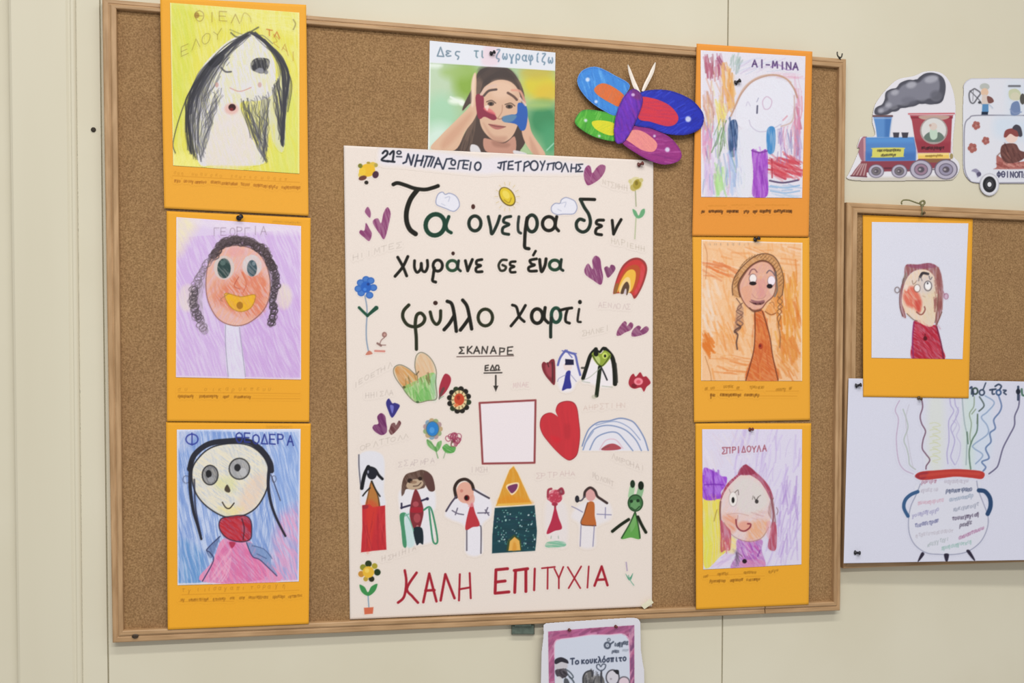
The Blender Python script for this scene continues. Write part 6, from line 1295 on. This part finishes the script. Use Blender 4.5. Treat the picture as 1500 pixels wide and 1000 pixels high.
d.part('child_picture', 'child in a dark hat sitting among leaves'); d.F([(300, 720), (300, 640), (340, 660), (400, 690), (520, 680), (600, 690), (620, 730), (300, 738)], 'b06c66'); d.hatch(300, 690, 520, 730, 20, 20, 50, 2, ['8a4440', 'd0948a', '9a5650'], .7); d.F([(330, 640), (335, 570), (380, 550), (440, 555), (470, 600), (520, 620), (500, 660), (440, 690), (370, 690)], '6e4642'); d.hatch(340, 570, 480, 690, 24, 60, 60, 2, ['54302e', '8a5a52'], .6); d.E(408, 505, 46, 42, 'ecd0c6'); d.F([(352, 500), (365, 455), (410, 440), (450, 450), (470, 490), (440, 500), (400, 480), (370, 505)], '8c4846'); d.F([(415, 440), (440, 412), (475, 430), (488, 490), (465, 500), (450, 460)], '46434e'); d.S_([(305, 640), (325, 620)], 2, '8a6a64', .7)
d.part('caption', 'dark printed word for autumn', dil=2); d.text('ΦΘΙΝΟΠΩΡΟ', 302, 795, 592, 800, 40, '3a3a58', 1.7, .95, .03)
wg.build('panel', M['film'], wagon, thick=.0008)
for i, wx in enumerate((247, 690)):
    cx, cy = 1400 + wx / 5, 100 + 850 / 5
    o_ = [(cx + 14.2 * math.cos(k / 20 * 6.2832), cy + 16.6 * math.sin(k / 20 * 6.2832)) for k in range(20)]
    wh = Sheet([(cx - 15, cy - 17), (cx + 15, cy - 17), (cx + 15, cy + 17), (cx - 15, cy + 17)], (.0032,) * 4, 'dedee6', 3.0, outline=o_, seed=62 + i); d = wh; d.tr = (0, 0, 1)
    d.O(cx, cy, 13.4, 15.8, .9, 'a8a6b2', 0, .8); d.E(cx, cy, 9.8, 11.8, '26262b'); d.E(cx, cy, 6, 7.6, '34343a', 0, .8); d.E(cx, cy, 3, 3.6, 'e4e4ea'); d.O(cx, cy, 5, 6.5, .8, '6a6a70', 0, .6)
    wh.build('wheel', M['film'], wagon, thick=.0008)

# ------------------------------------------------------------------ laminated card hanging under the board
C0 = (790, 900, 9.677); cq = [(794.5, 902), (942, 902), (946, 1110), (790, 1110)]
co_ = tp([(62, 1990), (60, 1000), (60, 300), (60, 160), (90, 130), (150, 118), (700, 80), (1250, 46), (1340, 46), (1398, 60), (1424, 95), (1432, 150), (1440, 500), (1450, 1000), (1470, 1990)], C0)
hc = Sheet(cq, (.0196, .0196, .0100, .0100), 'dcdbe4', 1.8, outline=None, seed=71)
hc.outline = [tuple(v) for v in smooth_path(np.array(co_[2:13]), n=6)] + [(946.5, 1108), (790.5, 1108)]; hc.outline = hc.outline
d = hc; d.at(*C0)
d.part('pink_border', 'pink striped border', dil=0)
d.F([(125, 240), (420, 215), (800, 185), (1345, 150), (1350, 1900), (150, 1900)], 'b2608a', 1, False); d.clip_to([(125, 240), (420, 215), (800, 185), (1345, 150), (1350, 1900), (150, 1900)], False); d.hatch(130, 170, 1345, 300, 46, 160, 160, 3.2, ['8a4468', 'cc88ac', '94507a', 'c070a0'], .75); d.hatch(130, 240, 240, 1900, 60, 120, 120, 3, ['8a4c70', 'd098b4', '9a5a80'], .7); d.hatch(1270, 160, 1345, 1900, 60, 110, 120, 3, ['7a4c74', 'd098b4', '8a5680'], .7); d.clip_to()
d.part('picture', 'pale blue picture field with a dolls house title', dil=0)
d.F([(222, 1900), (215, 600), (215, 430), (240, 370), (310, 345), (480, 325), (740, 285), (1000, 285), (1160, 270), (1230, 300), (1265, 360), (1280, 600), (1300, 1900)], 'd0d6e6', 1, False); d.S_([(215, 600), (215, 430), (240, 370), (310, 345), (480, 325), (740, 285), (1000, 285), (1160, 270), (1230, 300), (1265, 360), (1280, 600)], 1.6, 'e8c8dc', .7)
d.part('title_lettering', 'dark title words', 2, dil=2); d.text('Το', 440, 705, 575, 694, 78, '3a4258', 2.1, .95, .03); d.text('κουκλόσπιτο', 598, 694, 1245, 650, 80, '3a4258', 2.0, .95, .03)
d.part('logo', None, 2, dil=2); d.E(985, 355, 28, 26, '6f7686', 0, .9); d.E(985, 355, 12, 11, 'c8ced8'); d.O(965, 435, 38, 40, 3.0, '4a5264', 0, .9); d.E(965, 435, 14, 16, '9aa2b0'); d.S_([(1005, 420), (1050, 385)], 2.4, '4a5264', .9); d.scrawl([(1060, 445, 1255, 415)], 52, '3c4456', 2.8, .9); d.scrawl([(1030, 530, 1130, 530)], 36, '4a5264', 2.8, .85); d.scrawl([(1180, 515, 1260, 510)], 30, '8a92a2', 1.4, .7)
d.part('child_picture', 'grey drawn child with dark hair', 2, dil=0); d.E(310, 720, 92, 86, 'c8c4cc'); d.F([(215, 680), (230, 630), (310, 603), (395, 640), (412, 690), (360, 680), (310, 670), (240, 700)], '2e2c36'); d.F([(225, 790), (280, 770), (370, 770), (400, 850), (360, 890), (300, 905), (240, 860)], '4a444c'); d.hatch(240, 780, 380, 890, 18, 50, 60, 2.2, ['2a282e', '6a646c'], .7); d.S_([(370, 770), (440, 820), (480, 880), (450, 900), (400, 840)], 2, '4c5660', .85); d.S_([(430, 880), (490, 960), (500, 1100)], 2.4, '4c5660', .85); d.F([(240, 900), (330, 920), (340, 1200), (220, 1200)], 'd8d8de', .9); d.F([(350, 920), (400, 910), (430, 1000), (360, 1100)], '55585f')
d.part('pram_picture', 'dark hatched pram with a heart above', 2, dil=0); d.F([(615, 968), (620, 880), (660, 815), (740, 795), (750, 870), (900, 880), (905, 1050), (640, 1060)], '6e6c6c'); d.hatch(630, 820, 890, 1050, 40, 88, 80, 2.2, ['34343a', '9a9898', '4a4a50'], .7); d.S_([(620, 968), (622, 880), (662, 815), (742, 795), (748, 872)], 2, '34343a', .9); d.S_([(880, 800), (880, 960)], 2.2, '44444c', .9); d.S_([(875, 800), (820, 760), (815, 715), (850, 705), (872, 735), (900, 700), (940, 712), (925, 765), (875, 800)], 1.7, '4a5264', .9)
d.part('baby_picture', 'round baby face with a dark tuft', 2, dil=0); d.E(1040, 890, 92, 108, 'd2cfda'); d.O(1040, 890, 92, 108, 2, '4a4852', 0, .9); d.F([(1050, 795), (1090, 780), (1125, 790), (1128, 840), (1095, 840), (1070, 815)], '22222a'); d.E(1015, 910, 16, 14, '8a848e', 0, .6); d.E(1200, 960, 80, 80, 'dcc8d4'); d.O(1200, 960, 80, 80, 2, '5a5660', 0, .8)
tag(hc.build('hanging_card', M['film'], None, thick=.0008), 'laminated card with pink striped border hanging below the big pinboard', 'card')
# ------------------------------------------------------------------ pins, hooks and cord
def lathe(name, prof, at, axis, mat, seg=14, parent=None, loc=True):
    """prof: (radius, distance along axis)"""
    ax = Vector(axis).normalized(); q = Vector((0, 0, 1)).rotation_difference(ax); co = []; m = len(prof)
    for r, h in prof:
        for k in range(seg):
            a = 2 * math.pi * k / seg; co.append(np.array(q @ Vector((r * math.cos(a), r * math.sin(a), h))) + at)
    fc = [(i * seg + k, i * seg + (k + 1) % seg, (i + 1) * seg + (k + 1) % seg, (i + 1) * seg + k) for i in range(m - 1) for k in range(seg)]
    fc += [tuple(range(seg - 1, -1, -1)), tuple(range((m - 1) * seg, m * seg))]
    return link_mesh(name, co, fc, mat, parent, at if parent is None else None, smooth=True)


def tube(name, pts, r, mat, parent=None, loc=None, seg=8):
    pts = [Vector(p) for p in smooth_path(np.array(pts), n=6)]; co = []; n = len(pts); up = Vector((0, 1, 0.1)).normalized()
    for i, p in enumerate(pts):
        t = (pts[min(i + 1, n - 1)] - pts[max(i - 1, 0)]).normalized(); a = t.cross(up).normalized(); b = t.cross(a).normalized()
        for k in range(seg):
            w = 2 * math.pi * k / seg; co.append(p + a * r * math.cos(w) + b * r * math.sin(w))
    fc = [(i * seg + k, i * seg + (k + 1) % seg, (i + 1) * seg + (k + 1) % seg, (i + 1) * seg + k) for i in range(n - 1) for k in range(seg)]
    fc += [tuple(range(seg - 1, -1, -1)), tuple(range((n - 1) * seg, n * seg))]
    return link_mesh(name, [np.array(c) for c in co], fc, mat, parent, loc, smooth=True)


PIN = [(.0006, -.013), (.0006, 0), (.0040, .0002), (.0046, .0010), (.0044, .0018), (.0026, .0028), (.0022, .0055), (.0026, .0080), (.0036, .0092), (.0038, .0104), (.0028, .0112), (.0008, .0114)]
first = None


def pin(x, y, depth, tilt, label, mat='pin', scale=1.0):
    at = P(x, y, depth)
    return tag(lathe('push_pin', [(r * scale * .88, h * scale * .85) for r, h in PIN], at, (tilt[0], -1, tilt[1]), M[mat]), label, 'push pin', 'push pins')


pin(349.5, 319.5, .0114, (.5, .25), 'black push pin holding the top of the curly haired lilac drawing card')
pin(719, 78.5, .0112, (.7, .2), 'dark push pin through the white strip of the girl photo', scale=.85)
pin(1077, 121.5, .0192, (.8, .45), 'black push pin through the pale head drawing at the upper right')
pin(1105.5, 351, .0114, (.6, .3), 'black push pin holding the orange braided girl card')
pin(1098, 629, .0114, (.4, .2), 'maroon push pin holding the pink haired face card', 'redpin', .8)
pin(935, 241.5, .0130, (.8, .3), 'maroon push pin in the upper right corner of the big poster', 'redpin', .95)
pin(1253.5, 565, .0192, (.9, .35), 'black push pin in the upper left corner of the cauldron sheet')
pin(1252, 809, .0275, (.7, .1), 'black push pin in the lower left corner of the cauldron sheet')
pin(1345.5, 582.5, .0202, (.1, -.2), 'brown push pin at the bottom edge of the profile card', 'brass', .8)
pin(833.5, 922, .0192, (.05, .1), 'small dark push pin at the upper left of the pink bordered hanging card', 'redpin', .6)
pin(901.5, 917, .0192, (.05, .1), 'small dark push pin at the upper right of the pink bordered hanging card', 'redpin', .6)
pin(1350.5, 313, .0172, (.1, .2), 'brown push pin on the top frame of the smaller pinboard below the tied string', 'brass', .7)
# nail in the wall at the left
tag(lathe('nail', [(.0012, -.012), (.0012, .0), (.0030, .0), (.0034, .0008), (.0030, .0018), (.0010, .0022)], P(137, 190, 0.0), (0, -1, 0), M['dark']), 'dark nail head in the cream wall left of the big pinboard', 'nail')
# hook at the upper right corner of the big board
h0 = P(1233, 86.5, .0162)
hk = [P(1233.5, 87, .010), P(1229.5, 84, .0150), P(1226.2, 79.5, .018), P(1227.2, 76, .018)]
hr = empty('wire_hook', [float(v) for v in P(1231, 86, .013)], 'small dark wire hook on the upper right corner of the big pinboard', 'hook')
tube('hook_wire', [P(1226.5, 76, .0165), P(1226.6, 80, .017), P(1229, 84.2, .0172), P(1232.5, 83.5, .0172), P(1233.8, 78.5, .0168)], .0011, M['steel'], hr)
tube('shank', [P(1229.5, 83.5, .0170), P(1230.2, 86.5, .0150), P(1230.6, 89, .0140)], .0016, M['steel'], hr)
# cord looped on top of the small board
tg = empty('tied_string', [float(v) for v in P(1350, 303, .012)], 'loop of olive string tied at the top of the smaller pinboard', 'string')
tube('loop', [P(1350, 299.5, .0150), P(1340, 296, .0160), P(1331, 293, .0165), P(1323, 293.2, .0160), P(1320.5, 296.5, .0150), P(1321.2, 299, .0145)], .0012, M['cord'], tg)
kn = tube('knot', [P(1346.5, 299, .0150), P(1349, 295.5, .0172), P(1353, 294, .0172), P(1354.3, 297.5, .0170), P(1351, 301, .0165), P(1348, 298, .0168)], .0017, M['cord'], tg)
tube('tail', [P(1351.5, 299, .0160), P(1350.5, 303, .0182), P(1351, 309, .0190), P(1350, 316, .0186)], .0010, M['cord'], tg)


# clear tape on the poster corners
def tape(q, d, label, mat='tape'):
    co = [P(x, y, d) for x, y in q] + [P(x, y, d - .0003) for x, y in q]
    tag(link_mesh('adhesive_tape', co, [(3, 2, 1, 0), (0, 1, 5, 4), (1, 2, 6, 5), (2, 3, 7, 6), (3, 0, 4, 7), (4, 5, 6, 7)], M[mat], None, P(*q[3], d)), label, 'tape')


tape([(939, 886.5), (953, 876), (957.5, 882.5), (944, 892)], .0186, 'piece of cream tape across the lower right corner of the poster')
